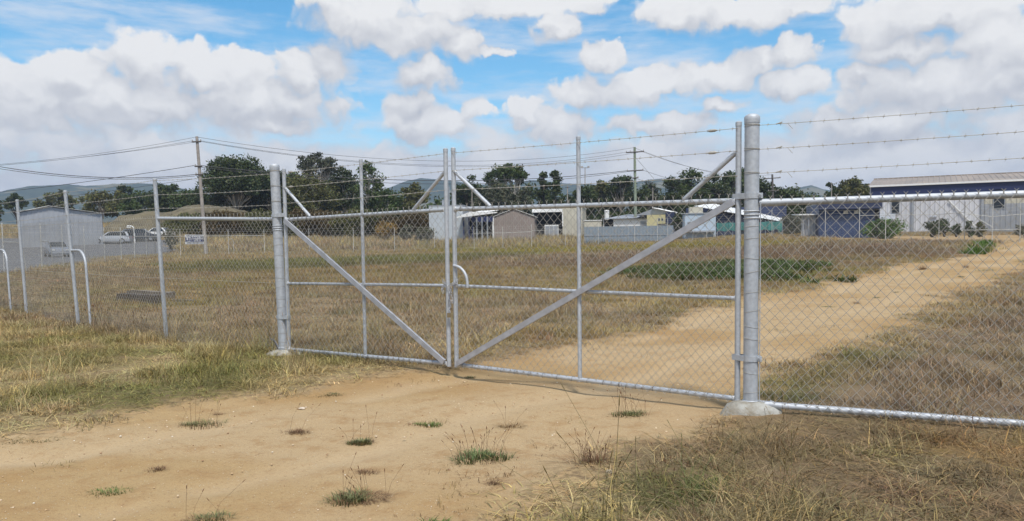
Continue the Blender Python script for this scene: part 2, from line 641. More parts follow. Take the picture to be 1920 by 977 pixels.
def wheel(x, y):
    """how strongly a ground point lies in one of the two compacted wheel paths"""
    best = np.full(np.shape(x), 1e9)
    for i in range(len(PATH) - 1):
        ax, ay = PATH[i]; bx, by = PATH[i + 1]
        ex, ey = bx - ax, by - ay
        q = np.clip(((x - ax) * ex + (y - ay) * ey) / (ex * ex + ey * ey), 0, 1)
        best = np.minimum(best, np.hypot(x - ax - q * ex, y - ay - q * ey))
    wob = (fbm(x * .7, y * .7, 111, 3) - .5) * .5
    return np.exp(-((np.abs(best + wob) - .78) / .20) ** 2) * sstep(.30, .55, fbm(x * .9, y * .9, 113, 3))


def build_ground():
    a_f = np.arange(-46, 46.01, .22)
    a_c = np.arange(49, 311.1, 3.0)
    ang = np.radians(np.concatenate([a_f, a_c]))
    r = [0.6]
    while r[-1] < 170: r.append(r[-1] * 1.012)
    while r[-1] < 3000: r.append(r[-1] * 1.12)
    r = np.array(r)
    A, Rr = np.meshgrid(ang, r)
    x = (np.sin(A) * Rr).reshape(-1); y = (np.cos(A) * Rr).reshape(-1)
    z = gz(x, y)
    na, nr = len(ang), len(r)
    tr, yd = masks(x, y)
    i, j = np.meshgrid(np.arange(nr - 1), np.arange(na), indexing='ij')
    j2 = (j + 1) % na
    q = np.stack([i * na + j, i * na + j2, (i + 1) * na + j2, (i + 1) * na + j], -1).reshape(-1, 4)[:, ::-1]
    q = q[:, ::-1] if False else q
    ctr, cyd = tr[q].mean(1), yd[q].mean(1)
    cls = np.where(ctr > 0, 1, np.where(cyd > 0, 2, 0))
    # track is worn a little below the turf
    z = z - 0.03 * sstep(-.1, .35, tr)
    z = z + .022 * (fbm(x * .35 + y * .12, y * .9, 61, 3) - .5) * sstep(.2, .8, tr)
    wh_ = wheel(x, y)
    z = z - .028 * wh_ * sstep(.1, .5, tr)
    V = np.stack([x, y, z], 1)
    col, dens, h = veg(x, y)
    fade = np.clip(tr, -3, 3)
    res = {}
    for name, cl in (('ground', 0), ('dirt_track', 1), ('asphalt_yard', 2)):
        qq = q[cls == cl]
        used = np.unique(qq)
        remap = np.full(len(V), -1); remap[used] = np.arange(len(used))
        me = fast_mesh(name, V[used], quads=remap[qq])
        me.polygons.foreach_set("use_smooth", np.ones(len(qq), bool))
        fattr(me, 'veg', np.concatenate([col[used], np.ones((len(used), 1))], 1), 'FLOAT_COLOR')
        fattr(me, 'sd', fade[used])
        # wheel paths along the track
        lane = fbm(x[used] * .35 + y[used] * .12, y[used] * .5, 61, 3)
        fattr(me, 'lane', lane)
        fattr(me, 'wheel', wh_[used])
        o = link(name, me)
        tag(o, kind='structure')
        res[name] = o
    # middle disc under the camera
    me = bpy.data.meshes.new('ground_near')
    return res


def ground_mats(g):
    m = bpy.data.materials.new('dry_turf'); m.use_nodes = True
    k = NT(m.node_tree); b = m.node_tree.nodes['Principled BSDF']
    pos = k.n('ShaderNodeNewGeometry').outputs['Position']
    v = k.n('ShaderNodeAttribute', attribute_name='veg').outputs['Color']
    sd = k.n('ShaderNodeAttribute', attribute_name='sd').outputs['Fac']
    n = k.noise(pos, 9.0, 6, 0.7); n2 = k.noise(pos, 60.0, 4, 0.65)
    soil = k.mix(n, (.16, .11, .065), (.27, .19, .11))
    thatch = k.mix(k.ramp(n2, .3, .7), k.mix(1.0, v, (.55, .52, .5), 'MULTIPLY'), v)
    c = k.mix(k.ramp(n, .35, .6), soil, thatch)
    c = k.mix(k.math('MULTIPLY', k.ramp(sd, -.35, .05), k.ramp(n, .35, .65)), c, (.44, .29, .155))
    k.put(b.inputs['Base Color'], c); b.inputs['Roughness'].default_value = .95
    b.inputs['Specular IOR Level'].default_value = .1
    bn = k.n('ShaderNodeBump'); bn.inputs['Strength'].default_value = .7; bn.inputs['Distance'].default_value = .05
    k.put(bn.inputs['Height'], k.math('ADD', n, k.math('MULTIPLY', n2, .5))); k.put(b.inputs['Normal'], bn.outputs[0])
    g['ground'].data.materials.append(m)

    m = bpy.data.materials.new('granitic_sand'); m.use_nodes = True
    k = NT(m.node_tree); b = m.node_tree.nodes['Principled BSDF']
    pos = k.n('ShaderNodeNewGeometry').outputs['Position']
    sd = k.n('ShaderNodeAttribute', attribute_name='sd').outputs['Fac']
    lane = k.n('ShaderNodeAttribute', attribute_name='lane').outputs['Fac']
    big = k.noise(pos, .55, 5, .6); mid = k.noise(pos, 4.5, 6, .68); fine = k.noise(pos, 150.0, 3, .7)
    c = k.mix(k.ramp(big, .34, .66), (.335, .216, .095), (.375, .265, .132))
    c = k.mix(k.math('MULTIPLY', k.ramp(lane, .44, .62), .75), c, (.42, .315, .185))
    c = k.mix(k.math('MULTIPLY', k.ramp(mid, .48, .66), .6), c, (.30, .185, .083))
    c = k.mix(k.math('MULTIPLY', k.ramp(fine, .50, .64), .6), c, (.22, .13, .065))
    whl = k.n('ShaderNodeAttribute', attribute_name='wheel').outputs['Fac']
    c = k.mix(k.math('MULTIPLY', whl, .6), c, k.mix(mid, (.40, .285, .155), (.47, .37, .24)))
    grit = k.noise(pos, 38.0, 5, .75)
    c = k.mix(k.math('MULTIPLY', k.ramp(grit, .54, .68), .55), c, (.20, .115, .055))
    c = k.mix(k.math('MULTIPLY', k.ramp(grit, .40, .28), .5), c, (.54, .42, .27))
    vo = k.n('ShaderNodeTexVoronoi', feature='F1'); vo.inputs['Scale'].default_value = 55
    k.put(vo.inputs['Vector'], pos)
    rnd = k.sep(vo.outputs['Color'])[0]
    peb = k.math('MULTIPLY', k.ramp(vo.outputs['Distance'], .30, .16), k.ramp(rnd, .80, .84))
    c = k.mix(k.math('MULTIPLY', peb, .75), c, k.mix(k.sep(vo.outputs['Color'])[1], (.30, .20, .12), (.68, .58, .44)))
    c = k.mix(k.math('MULTIPLY', k.ramp(sd, .22, -.02), k.ramp(mid, .38, .62)), c, (.26, .19, .105))
    k.put(b.inputs['Base Color'], c); b.inputs['Roughness'].default_value = .93
    b.inputs['Specular IOR Level'].default_value = .15
    bn = k.n('ShaderNodeBump'); bn.inputs['Strength'].default_value = .75; bn.inputs['Distance'].default_value = .03
    hgt = k.math('ADD', k.math('MULTIPLY', mid, .9), k.math('ADD', k.math('MULTIPLY', fine, .12), k.math('MULTIPLY', peb, .18)))
    k.put(bn.inputs['Height'], hgt); k.put(b.inputs['Normal'], bn.outputs[0])
    g['dirt_track'].data.materials.append(m)
    g['asphalt_yard'].data.materials.append(mat('asphalt', (.105, .105, .11), rough=.9, var=.25, nscale=1.2))


GROUND = build_ground()
ground_mats(GROUND)
# small patch of ground under the camera itself closes the sheet
me = bpy.data.meshes.new('ground')
ng = 24
pts = [(0, 0, gz1(0, 0) - .03)] + [(0.62 * math.sin(2 * math.pi * i / ng), 0.62 * math.cos(2 * math.pi * i / ng), gz1(0, 0) - .034) for i in range(ng)]
me.from_pydata(pts, [], [(0, 1 + (i + 1) % ng, 1 + i) for i in range(ng)])
tag(link('ground', me, None, GROUND['ground'].data.materials[0]), kind='structure')

# ------------------------------------------------------------------ chain-link, wires, posts
HP, VP, WR = 0.085, 0.094, 0.0021


def chainlink(p0, p1, zb0, zb1, ht, r=WR, hp=HP, vp=VP, prongs=True, ht1=None):
    """woven diamond mesh between two ground points, bottom at zb0..zb1, ht metres tall"""
    p0 = np.array(p0[:2], float); p1 = np.array(p1[:2], float)
    L = np.linalg.norm(p1 - p0); e = (p1 - p0) / L; nv = np.array([-e[1], e[0]])
    nw = max(2, int(round(L / (hp / 2)))); hw = L / nw
    nk = int(round(ht / (vp / 2))); dz = ht / nk
    K = np.arange(nk + 1)
    tri = np.array([[0, 1.0], [1.25, -.5], [-1.25, -.5]]) * r
    Vs, Qs, base = [], [], 0
    jit = np.random.default_rng(int(L * 1000))
    wave = lambda s: 0.010 * np.sin(s * 1.7 + p0[0]) + .006 * np.sin(s * 5.1)

    def path(S, Z, N):
        nonlocal base
        n = len(S)
        P = np.zeros((n, 3, 3))
        for j in range(3):
            ss = S + tri[j, 0]; nn = N + tri[j, 1]
            P[:, j, 0] = p0[0] + e[0] * ss + nv[0] * nn
            P[:, j, 1] = p0[1] + e[1] * ss + nv[1] * nn
            P[:, j, 2] = Z
        Vs.append(P.reshape(-1, 3))
        i = np.arange(n - 1)[:, None] * 3 + base
        for j in range(3):
            j2 = (j + 1) % 3
            Qs.append(np.concatenate([i + j, i + j2, i + 3 + j2, i + 3 + j], 1))
        base += n * 3
    for w in range(nw):
        s0 = w * hw
        odd = (K + w) % 2
        S = s0 + hw * odd + jit.normal(0, .0012, nk + 1)
        zb = zb0 + (zb1 - zb0) * S / L
        gk = 1 + ((ht1 or ht) / ht - 1) * s0 / L
        Z = zb + K * dz * gk
        N = np.where(odd == 1, r, -r) + wave(S)
        path(S, Z, N)
        if prongs and odd[-1] == 1 and w < nw - 1:
            x, z = s0 + hw, Z[-1]
            nn = wave(x)
            for sg in (-1, 1):
                path(np.array([x, x + sg * .0025, x + sg * .003, x + sg * .016]), np.array([z - .002, z + .010, z + .024, z + .038]),
                     np.array([nn, nn, nn, nn]))
    return np.concatenate(Vs), np.concatenate(Qs)


def add_chainlink(parent, *a, name='chain_link_mesh', m=WIRE, **kw):
    V, Q = chainlink(*a, **kw)
    V = V - np.array(parent.location)
    o = link(name, fast_mesh(name, V, quads=Q), parent, m)
    o['kind'] = 'stuff'
    return o


def barbed(parent, p0, p1, sag=.015, r=.0026, gap=.11, wraps=True, joiner=None, m=WIRE, start_tail=False):
    mb = MB()
    p0, p1 = Vector(p0), Vector(p1)
    L = (p1 - p0).length
    e = (p1 - p0).normalized()
    side = e.cross(Vector((0, 0, 1))).normalized(); up = side.cross(e)
    n = max(6, int(L / .12))
    f = lambda t: p0 + (p1 - p0) * t - Vector((0, 0, sag * 4 * t * (1 - t)))
    mb.tube([f(i / n) for i in range(n + 1)], r, 5)
    s = gap * .6
    i = 0
    while s < L - .03:
        c = f(s / L)
        a = random.uniform(0, math.pi)
        for dd in (0, math.pi / 2):
            v = (side * math.cos(a + dd) + up * math.sin(a + dd)) * .017
            mb.tube([c - v - e * .004, c + v + e * .004], .0013, 3)
        mb.tube([c - e * .008, c + e * .008], .0046, 5)
        s += gap + random.uniform(-.012, .012)
    if start_tail:
        c = f(.13 / L)
        mb.tube([c, c + e * .05 + up * .012], .0055, 5)
        mb.tube([c + e * .09, c + e * .13 - up * .05], .0018, 4)
    o = mb.build('barbed_wire', m, parent, world=True)
    if joiner is not None:
        c = f(joiner)
        j = MB().tube([c - e * .045, c - e * .02, c + e * .02, c + e * .045], [.005, .013, .013, .005], 8)
        j.build('wire_strainer', m, parent, world=True, smooth=True)
    return o


def tie_ring(mb, c, r, z, tilt, w=.0018):
    pts = [(c[0] + r * math.cos(q), c[1] + r * math.sin(q), z + tilt * r * math.cos(q + .6)) for q in np.linspace(0, 2 * math.pi, 19)]
    mb.tube(pts, w, 4, cap=False)


def pipe_post(parent, foot, top, r, name='post', m=GALV, cap=True):
    foot, top = Vector(foot), Vector(top)
    e = (top - foot).normalized()
    o = MB().tube([foot, top], r, 14).build(name, m, parent, world=True, smooth=True)
    if cap:
        MB().tube([top - e * .035, top + e * .002, top + e * .010], [r * 1.10, r * 1.10, r * .72], 14).build('post_cap', m, o, world=True, smooth=True)
    return o


def v2(p, z):
    return Vector((p[0], p[1], z))


WELD = mat('weld_zinc_paint', (.62, .63, .64), rough=.7, metal=.2, var=.3, nscale=60, bump=.6, bscale=120)
GR = hit(1407, 771); GL = hit(532, 664)
GR, GL = Vector((GR.x, GR.y, 0)), Vector((GL.x, GL.y, 0))
gdir = (GR - GL).normalized()
gnor = Vector((gdir.y, -gdir.x, 0))          # towards the camera
ZR, ZL = gz1(GR.x, GR.y), gz1(GL.x, GL.y)
TOPZ, RAILZ, MIDZ, LOWZ = 2.46, 1.80, 0.96, 0.085


def gate_post(name, P, z0, top, label, foot_r, foot_h, r=.061):
    root = empty(name, (P.x, P.y, z0), label, 'gate post', 'gate posts')
    tilt = Vector((top[0], top[1], 0))
    col = MB()
    col.lathe([(r, -.1), (r, 2.49)], n=28)
    body = col.build('post', GALV, root, smooth=True)
    MB().lathe([(r + .003, 2.455), (r + .004, 2.48), (r + .004, 2.505), (r * .93, 2.518), (r * .55, 2.530), (.004, 2.535)], n=28).build('post_cap', GALV, body, smooth=True)
    # concrete collar
    n = 36
    V, Fc = [(0, 0, foot_h + .02)], []
    for k, (fr, fz) in enumerate([(.38, 1.06), (.62, .92), (.84, .60), (1.0, .12), (1.08, -.6)]):
        for j in range(n):
            q = 2 * math.pi * j / n
            rr = foot_r * fr * (1 + .13 * math.sin(2 * q + 1.2) + .06 * math.sin(5 * q + k) + random.uniform(-.02, .02))
            V.append((rr * math.cos(q), rr * math.sin(q) * .92, foot_h * fz + random.uniform(-.004, .004)))
    Fc += [(0, 1 + j, 1 + (j + 1) % n) for j in range(n)]
    for k in range(4):
        for j in range(n):
            a, b = 1 + k * n + j, 1 + k * n + (j + 1) % n
            Fc.append((a, a + n, b + n, b))
    MB().add(V, Fc).build('concrete_footing', CONC, root, smooth=True)
    root.rotation_euler = (top[0], top[1], 0)
    return root, body


# right and left gate posts
pr, pr_body = gate_post('gate_post', GR, ZR, (0.0, 0.0), 'thick galvanised gate post set in a pale concrete collar right of the gate', .225, .085)
pl, pl_body = gate_post('gate_post', GL, ZL, (0.0, -0.02), 'thick galvanised gate post left of the gate, leaning slightly, by long grass', .21, .06)


def strap(root, z, toward, r=.061, both=True):
    """hinge strap round the post with a lug gripping the leaf's stile"""
    mb = MB()
    t = Vector(toward).normalized(); s = Vector((-t.y, t.x, 0))
    n = 20
    V, Fc = [], []
    for rr in (r + .001, r + .0065):
        for zz in (z - .024, z + .024):
            for j in range(n):
                q = 2 * math.pi * j / n
                V.append((rr * math.cos(q), rr * math.sin(q), zz))
    for j in range(n):
        j2 = (j + 1) % n
        Fc += [(2 * n + j, 2 * n + j2, 3 * n + j2, 3 * n + j), (n + j, 3 * n + j, 3 * n + j2, n + j2), (j, j2, 2 * n + j2, 2 * n + j)]
    mb.add(V, Fc)
    for sg in (-1, 1):
        a = t * (r * .55) + s * sg * (r * .84)
        b = t * (r + .10) + s * sg * .012
        w = s * .0035
        mb.prism([(a - w) + Vector((0, 0, z - .024)), (b - w) + Vector((0, 0, z - .024)), (b - w) + Vector((0, 0, z + .024)), (a - w) + Vector((0, 0, z + .024))], w * 2)
    o = mb.build('hinge_strap', GALV, root)
    for tt in ((t * (r + .022), -t * (r + .016)) if both else (t * (r + .022),)):
        c = tt
        f = -s if s.y > 0 else s
        MB().tube([c - f * .028 + Vector((0, 0, z)), c + f * .030 + Vector((0, 0, z))], .0075, 8).tube(
            [c + f * .018 + Vector((0, 0, z)), c + f * .030 + Vector((0, 0, z))], .014, 6).build('bolt', GALV, o)
    if both:
        c = -t * (r + .008)
        MB().box(-.02, .02, -.02, .02, z - .022, z + .022, M=Matrix.Translation(c)).build('strap_lug', GALV, o)
    return o


strap(pr, 1.845, -gdir); strap(pr, .46, -gdir)
strap(pl, 1.85, gdir); strap(pl, .50, gdir)
for root in (pr, pl):
    for z in (1.655, 1.685, 1.715, .075, .095):
        band = MB()
        tie_ring(band, (0, 0), .0642, z, 0.0, .0055)
        band.build('tension_band', GALV, root)
    ties = MB()
    z = .17
    while z < 1.62:
        tie_ring(ties, (0, 0), .0632, z, random.uniform(-.25, .25), .0018)
        z += random.uniform(.10, .17)
    for z in (2.43, 2.23, 2.03):
        tie_ring(ties, (0, 0), .0635, z, .05, .0024); tie_ring(ties, (0, 0), .0635, z + .012, -.06, .0024)
    ties.build('tie_wire', WIRE, root, kind='stuff')


def stub_pipe():
    o = MB().tube([GL - gdir * .05 + gnor * .02 + Vector((0, 0, ZL + .03)), GL - gdir * .15 + gnor * .02 + Vector((0, 0, ZL + .16)),
                   GL - gdir * .23 + gnor * .03 + Vector((0, 0, ZL + .20))], .013, 8)
    r = empty('bent_pipe', tuple(v2(GL, ZL)), 'short bent pipe leaning on the foot of the left gate post', 'pipe')
    o.build('pipe', LACE, r, world=True, smooth=True)


stub_pipe()


def gate_leaf(A, B, zA, zB, label, hinge_at_A, nmid=.5):
    """A, B ground positions of the outer stile centres"""
    root = empty('gate_leaf', (A.x, A.y, 0), label, 'gate', 'leaves of the double gate')
    d = (B - A); L = d.length; d = d / L
    z = lambda s, h: zA + (zB - zA) * s / L + h
    P = lambda s, h: Vector((A.x + d.x * s, A.y + d.y * s, z(s, h)))
    rs, rt = .0245, .0225
    for s in (0, L):
        o = MB().tube([P(s, LOWZ - .03), P(s, TOPZ)], rs, 14).build('stile', GALV, root, world=True, smooth=True)
        MB().tube([P(s, TOPZ - .03), P(s, TOPZ + .004), P(s, TOPZ + .012)], [rs * 1.1, rs * 1.1, rs * .7], 14).build('stile_cap', GALV, o, world=True, smooth=True)
    o = MB().tube([P(L * nmid, LOWZ - .02), P(L * nmid, TOPZ)], .0205, 12).build('mid_stile', GALV, root, world=True, smooth=True)
    MB().tube([P(L * nmid, TOPZ - .025), P(L * nmid, TOPZ + .004), P(L * nmid, TOPZ + .01)], [.023, .023, .015], 12).build('stile_cap', GALV, o, world=True, smooth=True)
    MB().tube([P(rs, RAILZ), P(L - rs, RAILZ)], rt, 12).build('top_rail', GALV, root, world=True, smooth=True)
    MB().tube([P(rs, LOWZ), P(L - rs, LOWZ)], rt, 12).build('bottom_rail', GALV, root, world=True, smooth=True)
    m = MB()
    m.tube([P(rs, MIDZ), P(L * nmid - .02, MIDZ)], .019, 10); m.tube([P(L * nmid + .02, MIDZ), P(L - rs, MIDZ)], .019, 10)
    m.build('mid_rail', GALV, root, world=True, smooth=True)
    for s in (0, L):
        sg_ = 1 if s == 0 else -1
        for h, rr in ((RAILZ, rt), (LOWZ, rt), (MIDZ, .019)):
            MB().tube([P(s + sg_ * (rs - .004), h), P(s + sg_ * (rs + .004), h), P(s + sg_ * (rs + .010), h)], [rr * 1.35, rr * 1.25, rr * 1.02], 12).build('weld_bead', WELD, root, world=True, smooth=True)
    # flat diagonal bar from the top of the hinge side to the bottom of the meeting side
    hs, ms = (0, L) if hinge_at_A else (L, 0)
    sg = 1 if hinge_at_A else -1
    a, b = P(hs + sg * .03, RAILZ - .01), P(ms - sg * .04, LOWZ + .02)
    back = -gnor * .024
    e = (b - a).normalized(); w = gnor.cross(e).normalized() * .029
    MB().prism([a + w + back * -1, b + w - back, b - w - back, a - w - back], gnor * .028).build('diagonal_bar', GALV_DULL, root, world=True)
    # short braces up to the stiles for the barbed wire
    for s, q in ((0, 1), (L, -1)):
        o = MB().tube([P(s + q * .02, 2.21), P(s + q * .50, RAILZ + .018)], .0205, 10).build('brace', GALV, root, world=True, smooth=True)
    for h in (2.41, 2.22, 2.01):
        barbed(root, P(.0, h) + gnor * .027, P(L, h) + gnor * .027, sag=.006, joiner=(None if h < 2.1 else (.93 if hinge_at_A is False else .06)))
    o = add_chainlink(root, A + d * .03 - gnor * .0 + gnor * .026, B - d * .03 + gnor * .026, zA + LOWZ - .03, zB + LOWZ - .03, RAILZ - LOWZ + .055)
    ties = MB()
    s = .12
    for (h, rr) in ((RAILZ, rt), (LOWZ, rt), (MIDZ, .019)):
        s = .1
        while s < L - .1:
            c = P(s, h)
            pts = [c + gnor * rr * 1.12 * math.cos(q) + Vector((0, 0, 1)) * rr * 1.12 * math.sin(q) + d * .004 * q for q in np.linspace(-2.0, 2.6, 9)]
            ties.tube(pts, .0017, 4)
            s += .175
    ties.build('tie_wire', LACE, root, world=True, kind='stuff')
    return root, P, L


MID = GL + (GR - GL) * .522
MID = hit(858, 700)
MID = GL + gdir * (Vector((MID.x, MID.y, 0)) - GL).dot(gdir)
zM = gz1(MID.x, MID.y)
leftleaf, PLf, LL = gate_leaf(GL + gdir * .115, MID - gdir * .055, ZL - .01, zM + .03,
                              'left leaf of the galvanised chain-link double gate', True, .52)
rightleaf, PRf, LR = gate_leaf(MID + gdir * .055, GR - gdir * .115, zM + .03, ZR + .01,
                               'right leaf of the galvanised double gate, with a curved latch handle', False, .50)
# curved handle on the right leaf
hp_ = []
for q in np.linspace(math.pi / 2, 0, 12):
    hp_.append(PRf(.02 + .175 * math.cos(q), MIDZ + .03 + .19 * math.sin(q)) + gnor * .03)
hp_.append(PRf(.195, MIDZ - .012) + gnor * .03)
hp_.insert(0, PRf(.0, MIDZ + .222) + gnor * .02)
MB().tube(hp_, .016, 10).build('latch_handle', GALV, rightleaf, world=True, smooth=True)

# chain and padlock that hold the leaves together
ch = empty('lock_chain', tuple(PRf(-.055, MIDZ)), 'loose steel chain looped round the two middle stiles of the gate', 'chain')


def chain_link(c, ax, nrm, r=.0035, l=.019, w=.011):
    ax = Vector(ax).normalized(); nrm = Vector(nrm).normalized(); si = ax.cross(nrm)
    pts = []
    for q in np.linspace(0, 2 * math.pi, 13):
        pts.append(Vector(c) + ax * l * math.cos(q) + si * w * math.sin(q))
    return MB().tube(pts, r, 5, cap=False)


cpts = []
c0 = PRf(-.055, MIDZ)
for q in np.linspace(0, 2 * math.pi, 17)[:-1]:
    cpts.append(c0 + gdir * (.10 * math.cos(q)) + gnor * (.042 * math.sin(q)) + Vector((0, 0, .012 * math.sin(2 * q))))
for i in range(9):
    cpts.append(c0 + gnor * .035 + gdir * (.008 * math.sin(i * 1.3)) + Vector((0, 0, -.03 - i * .029)))
for i in range(6):
    cpts.append(c0 + gnor * .04 + gdir * (.022 + .004 * i) + Vector((0, 0, -.03 - i * .029)))
for i in range(7):
    cpts.append(c0 + gnor * .04 + gdir * (-.085 + .02 * math.sin(i)) + Vector((0, 0, .05 - i * .02)))
for i in range(5):
    cpts.append(c0 + gnor * .045 + gdir * (.06 + .015 * i) + Vector((0, 0, .02 + .008 * i)))
for i, p in enumerate(cpts):
    if i < 16:
        nx = cpts[(i + 1) % 16]
        ax = nx - p
    else:
        ax = Vector((0.2 * math.sin(i), 0, -1))
    chain_link(p, ax, gnor if i % 2 else gdir + Vector((0, 0, .3))).build('chain_link', GALV_DULL, ch, world=True, smooth=True)
pk = MB().box(-.022, .022, -.011, .011, -.05, 0, M=Matrix.Translation(c0 + gnor * .05 + Vector((0, 0, -.30))))
pkr = empty('padlock', tuple(c0 + gnor * .05 + Vector((0, 0, -.30))), 'small padlock hanging at the end of the gate chain', 'padlock')
pk.build('lock_body', mat('padlock_brass', (.25, .2, .12), rough=.4, metal=.7), pkr, world=True)
MB().tube([c0 + gnor * .05 + gdir * (.014 * math.cos(q)) + Vector((0, 0, -.30 + .03 * math.sin(q))) for q in np.linspace(0, math.pi, 9)], .0035, 6).build('shackle', GALV, pkr, world=True, smooth=True)


# ------------------------------------------------------------------ fence right of the gate
rdir = (hit(1920, 809) - GR); rdir.z = 0; rdir.normalize()
rnor = Vector((rdir.y, -rdir.x, 0))
fr = empty('chain_link_fence', tuple(v2(GR, ZR)), 'new chain-link fence with barbed wire right of the thick gate post', 'fence')
REND = GR + rdir * 3.6
zE = gz1(REND.x, REND.y)
pipe_post(fr, v2(REND, zE - .1), v2(REND, ZR + 2.56), .030)
o = MB().tube([v2(GR, ZR + 1.785) + rdir * .06, v2(REND, ZR + 1.81)], .0300, 14).build('top_rail', GALV, fr, world=True, smooth=True)
MB().tube([v2(GR, ZR + 1.785) + rdir * .062, v2(GR, ZR + 1.785) + rdir * .235], .0325, 14).build('rail_cup', GALV, o, world=True, smooth=True)
zb0, zb1 = ZR + .065, ZR - .03
o = MB().tube([v2(GR, zb0) + rdir * .06, v2(REND, zb1)], .0285, 14).build('bottom_rail', GALV, fr, world=True, smooth=True)
MB().tube([v2(GR, zb0) + rdir * .062, v2(GR, zb0) + rdir * .19], .0315, 14).build('rail_cup', GALV, o, world=True, smooth=True)
MB().tube([v2(GR, zb0) + rdir * .16, v2(GR, zb0) + rdir * .178], .036, 14).build('rail_clamp', GALV, o, world=True, smooth=True)
for h in (2.43, 2.23, 2.03):
    barbed(fr, v2(GR, ZR + h) + rdir * .06 + rnor * .03, v2(REND, ZR + h + .10) + rnor * .032, sag=.012, start_tail=True)
add_chainlink(fr, GR + rdir * .065 + rnor * .034, REND + rnor * .034, ZR + .04, ZR - .06, 1.765, ht1=1.87)
MB().tube([v2(GR, ZR + .9) + rdir * .072 + rnor * .034 - Vector((0, 0, .82)), v2(GR, ZR + 1.79) + rdir * .072 + rnor * .034], .004, 5).build('tension_rod', GALV, fr, world=True)

# ------------------------------------------------------------------ fence left of the gate
fl = empty('chain_link_fence', tuple(v2(GL, ZL)), 'new chain-link fence running away left of the gate through long grass', 'fence')
lp = [on(306, 11.75), on(141, 13.9), on(44, 16.3), on(-16, 17.7), on(-150, 21.6)]
tops = [(290, 335), (122, 358), (32, 375), (-26, 381), (-170, 405)]
ptop = []
for q, (tx, ty) in zip(lp, tops):
    t = at(tx, ty, q.y - .03)
    ptop.append(t)
    o = pipe_post(fl, q - Vector((0, 0, .15)), t, .030)
zt = lambda i, h: lp[i] + (ptop[i] - lp[i]) * (h / 2.43)
MB().tube([v2(GL, ZL + 1.80) - gdir * .06, zt(0, 1.84)], .0265, 12).build('top_rail', GALV, fl, world=True, smooth=True)
seq = [(v2(GL, ZL), lambda h: v2(GL, ZL + h))] + [(lp[i], (lambda h, i=i: zt(i, h))) for i in range(5)]
for i in range(5):
    (a, fa), (b, fb_) = seq[i], seq[i + 1]
    dd = (b - a); dd.z = 0; dd.normalize()
    nn = Vector((-dd.y, dd.x, 0))
    if nn.y > 0: nn = -nn
    off = nn * .034
    a0 = a + dd * (.065 if i == 0 else 0)
    add_chainlink(fl, a0 + off, b + off, a.z + .02, b.z + .02, 1.85)
    for h in (2.40, 2.19, 1.99):
        barbed(fl, fa(h) + off * .9, fb_(h) + off * .9, sag=.012)
    if i > 0:
        MB().tube([fa(1.845) + off, fb_(1.845) + off], .0026, 5).build('line_wire', WIRE, fl, world=True)
    MB().tube([fa(.95) + off, fb_(.95) + off], .0022, 5).build('line_wire', WIRE, fl, world=True)
# bent back-stays that curve down into the grass
for i, q in ((1, .32), (3, .85)):
    a = zt(i, 1.36)
    dd = (lp[i - 1] - lp[i]); dd.z = 0; dd.normalize()
    nn = Vector((-dd.y, dd.x, 0))
    if nn.y < 0: nn = -nn
    pts = [a, a + dd * q]
    for s in np.linspace(0, math.pi / 2, 9)[1:]:
        pts.append(a + dd * (q + .30 * math.sin(s)) - Vector((0, 0, .30 * (1 - math.cos(s)))))
    e = pts[-1]
    pts.append(Vector((e.x + dd.x * .10, e.y + dd.y * .10, gz1(e.x, e.y) - .1)))
    MB().tube(pts, .0215, 10).build('bent_stay', GALV, fl, world=True, smooth=True)


# ------------------------------------------------------------------ the old perimeter fence round the far side of the block
def old_fence(label, posts, hts, rails=(), stays=(), barbs=3, mesh=True, pr_=.024, mh=.74, mesh_r=.0022):
    root = empty('perimeter_fence', tuple(posts[0]), label, 'fence', 'older fences round the far side of the block')
    shared = None
    for p, h in zip(posts, hts):
        pipe_post(root, p - Vector((0, 0, .1)), p + Vector((0, 0, h)), pr_, m=OLDGALV, cap=False)
    for i in range(len(posts) - 1):
        a, b = posts[i], posts[i + 1]
        ha, hb = hts[i], hts[i + 1]
        if mesh:
            V, Q = chainlink(a, b, a.z + .03, b.z + .03, min(ha, hb) * mh, r=mesh_r, hp=.13, vp=.14, prongs=False)
            o = link('chain_link_mesh', fast_mesh('old_mesh', V - np.array(root.location), quads=Q), root, OLDGALV)
            o['kind'] = 'stuff'
        w = MB()
        for q in [(1 - .09 * k) for k in range(barbs)]:
            w.tube([a + Vector((0, 0, ha * q - .03)), b + Vector((0, 0, hb * q - .03))], .004, 3)
        if barbs:
            w.build('barbed_wire', OLDGALV, root, world=True)
        if i in rails:
            MB().tube([a + Vector((0, 0, ha * mh)), b + Vector((0, 0, hb * mh))], .021, 8).build('rail', OLDGALV, root, world=True, smooth=True)
    for i, sg, hf, ln in stays:
        a = posts[i] + Vector((0, 0, hts[i] * hf))
        j = min(max(i + sg, 0), len(posts) - 1)
        dd = posts[j] - posts[i] if j != i else posts[i] - posts[i - sg]
        dd = Vector((dd.x, dd.y, 0)).normalized()
        pts = [a, a + dd * ln * .55] + [a + dd * ln * (.55 + .35 * math.sin(s)) - Vector((0, 0, ln * .35 * (1 - math.cos(s)))) for s in (.4, .8, 1.2, 1.57)]
        e = pts[-1]
        pts.append(Vector((e.x + dd.x * ln * .1, e.y + dd.y * ln * .1, gz1(e.x, e.y) - .05)))
        MB().tube(pts, .020, 8).build('bent_stay', OLDGALV, root, world=True, smooth=True)
    return root


def farpost(px, pt, pb, H=2.45):
    """foot of a post whose top and foot show at rows pt and pb"""
    d = F * H / (pb - pt)
    return on(px, d, pb)


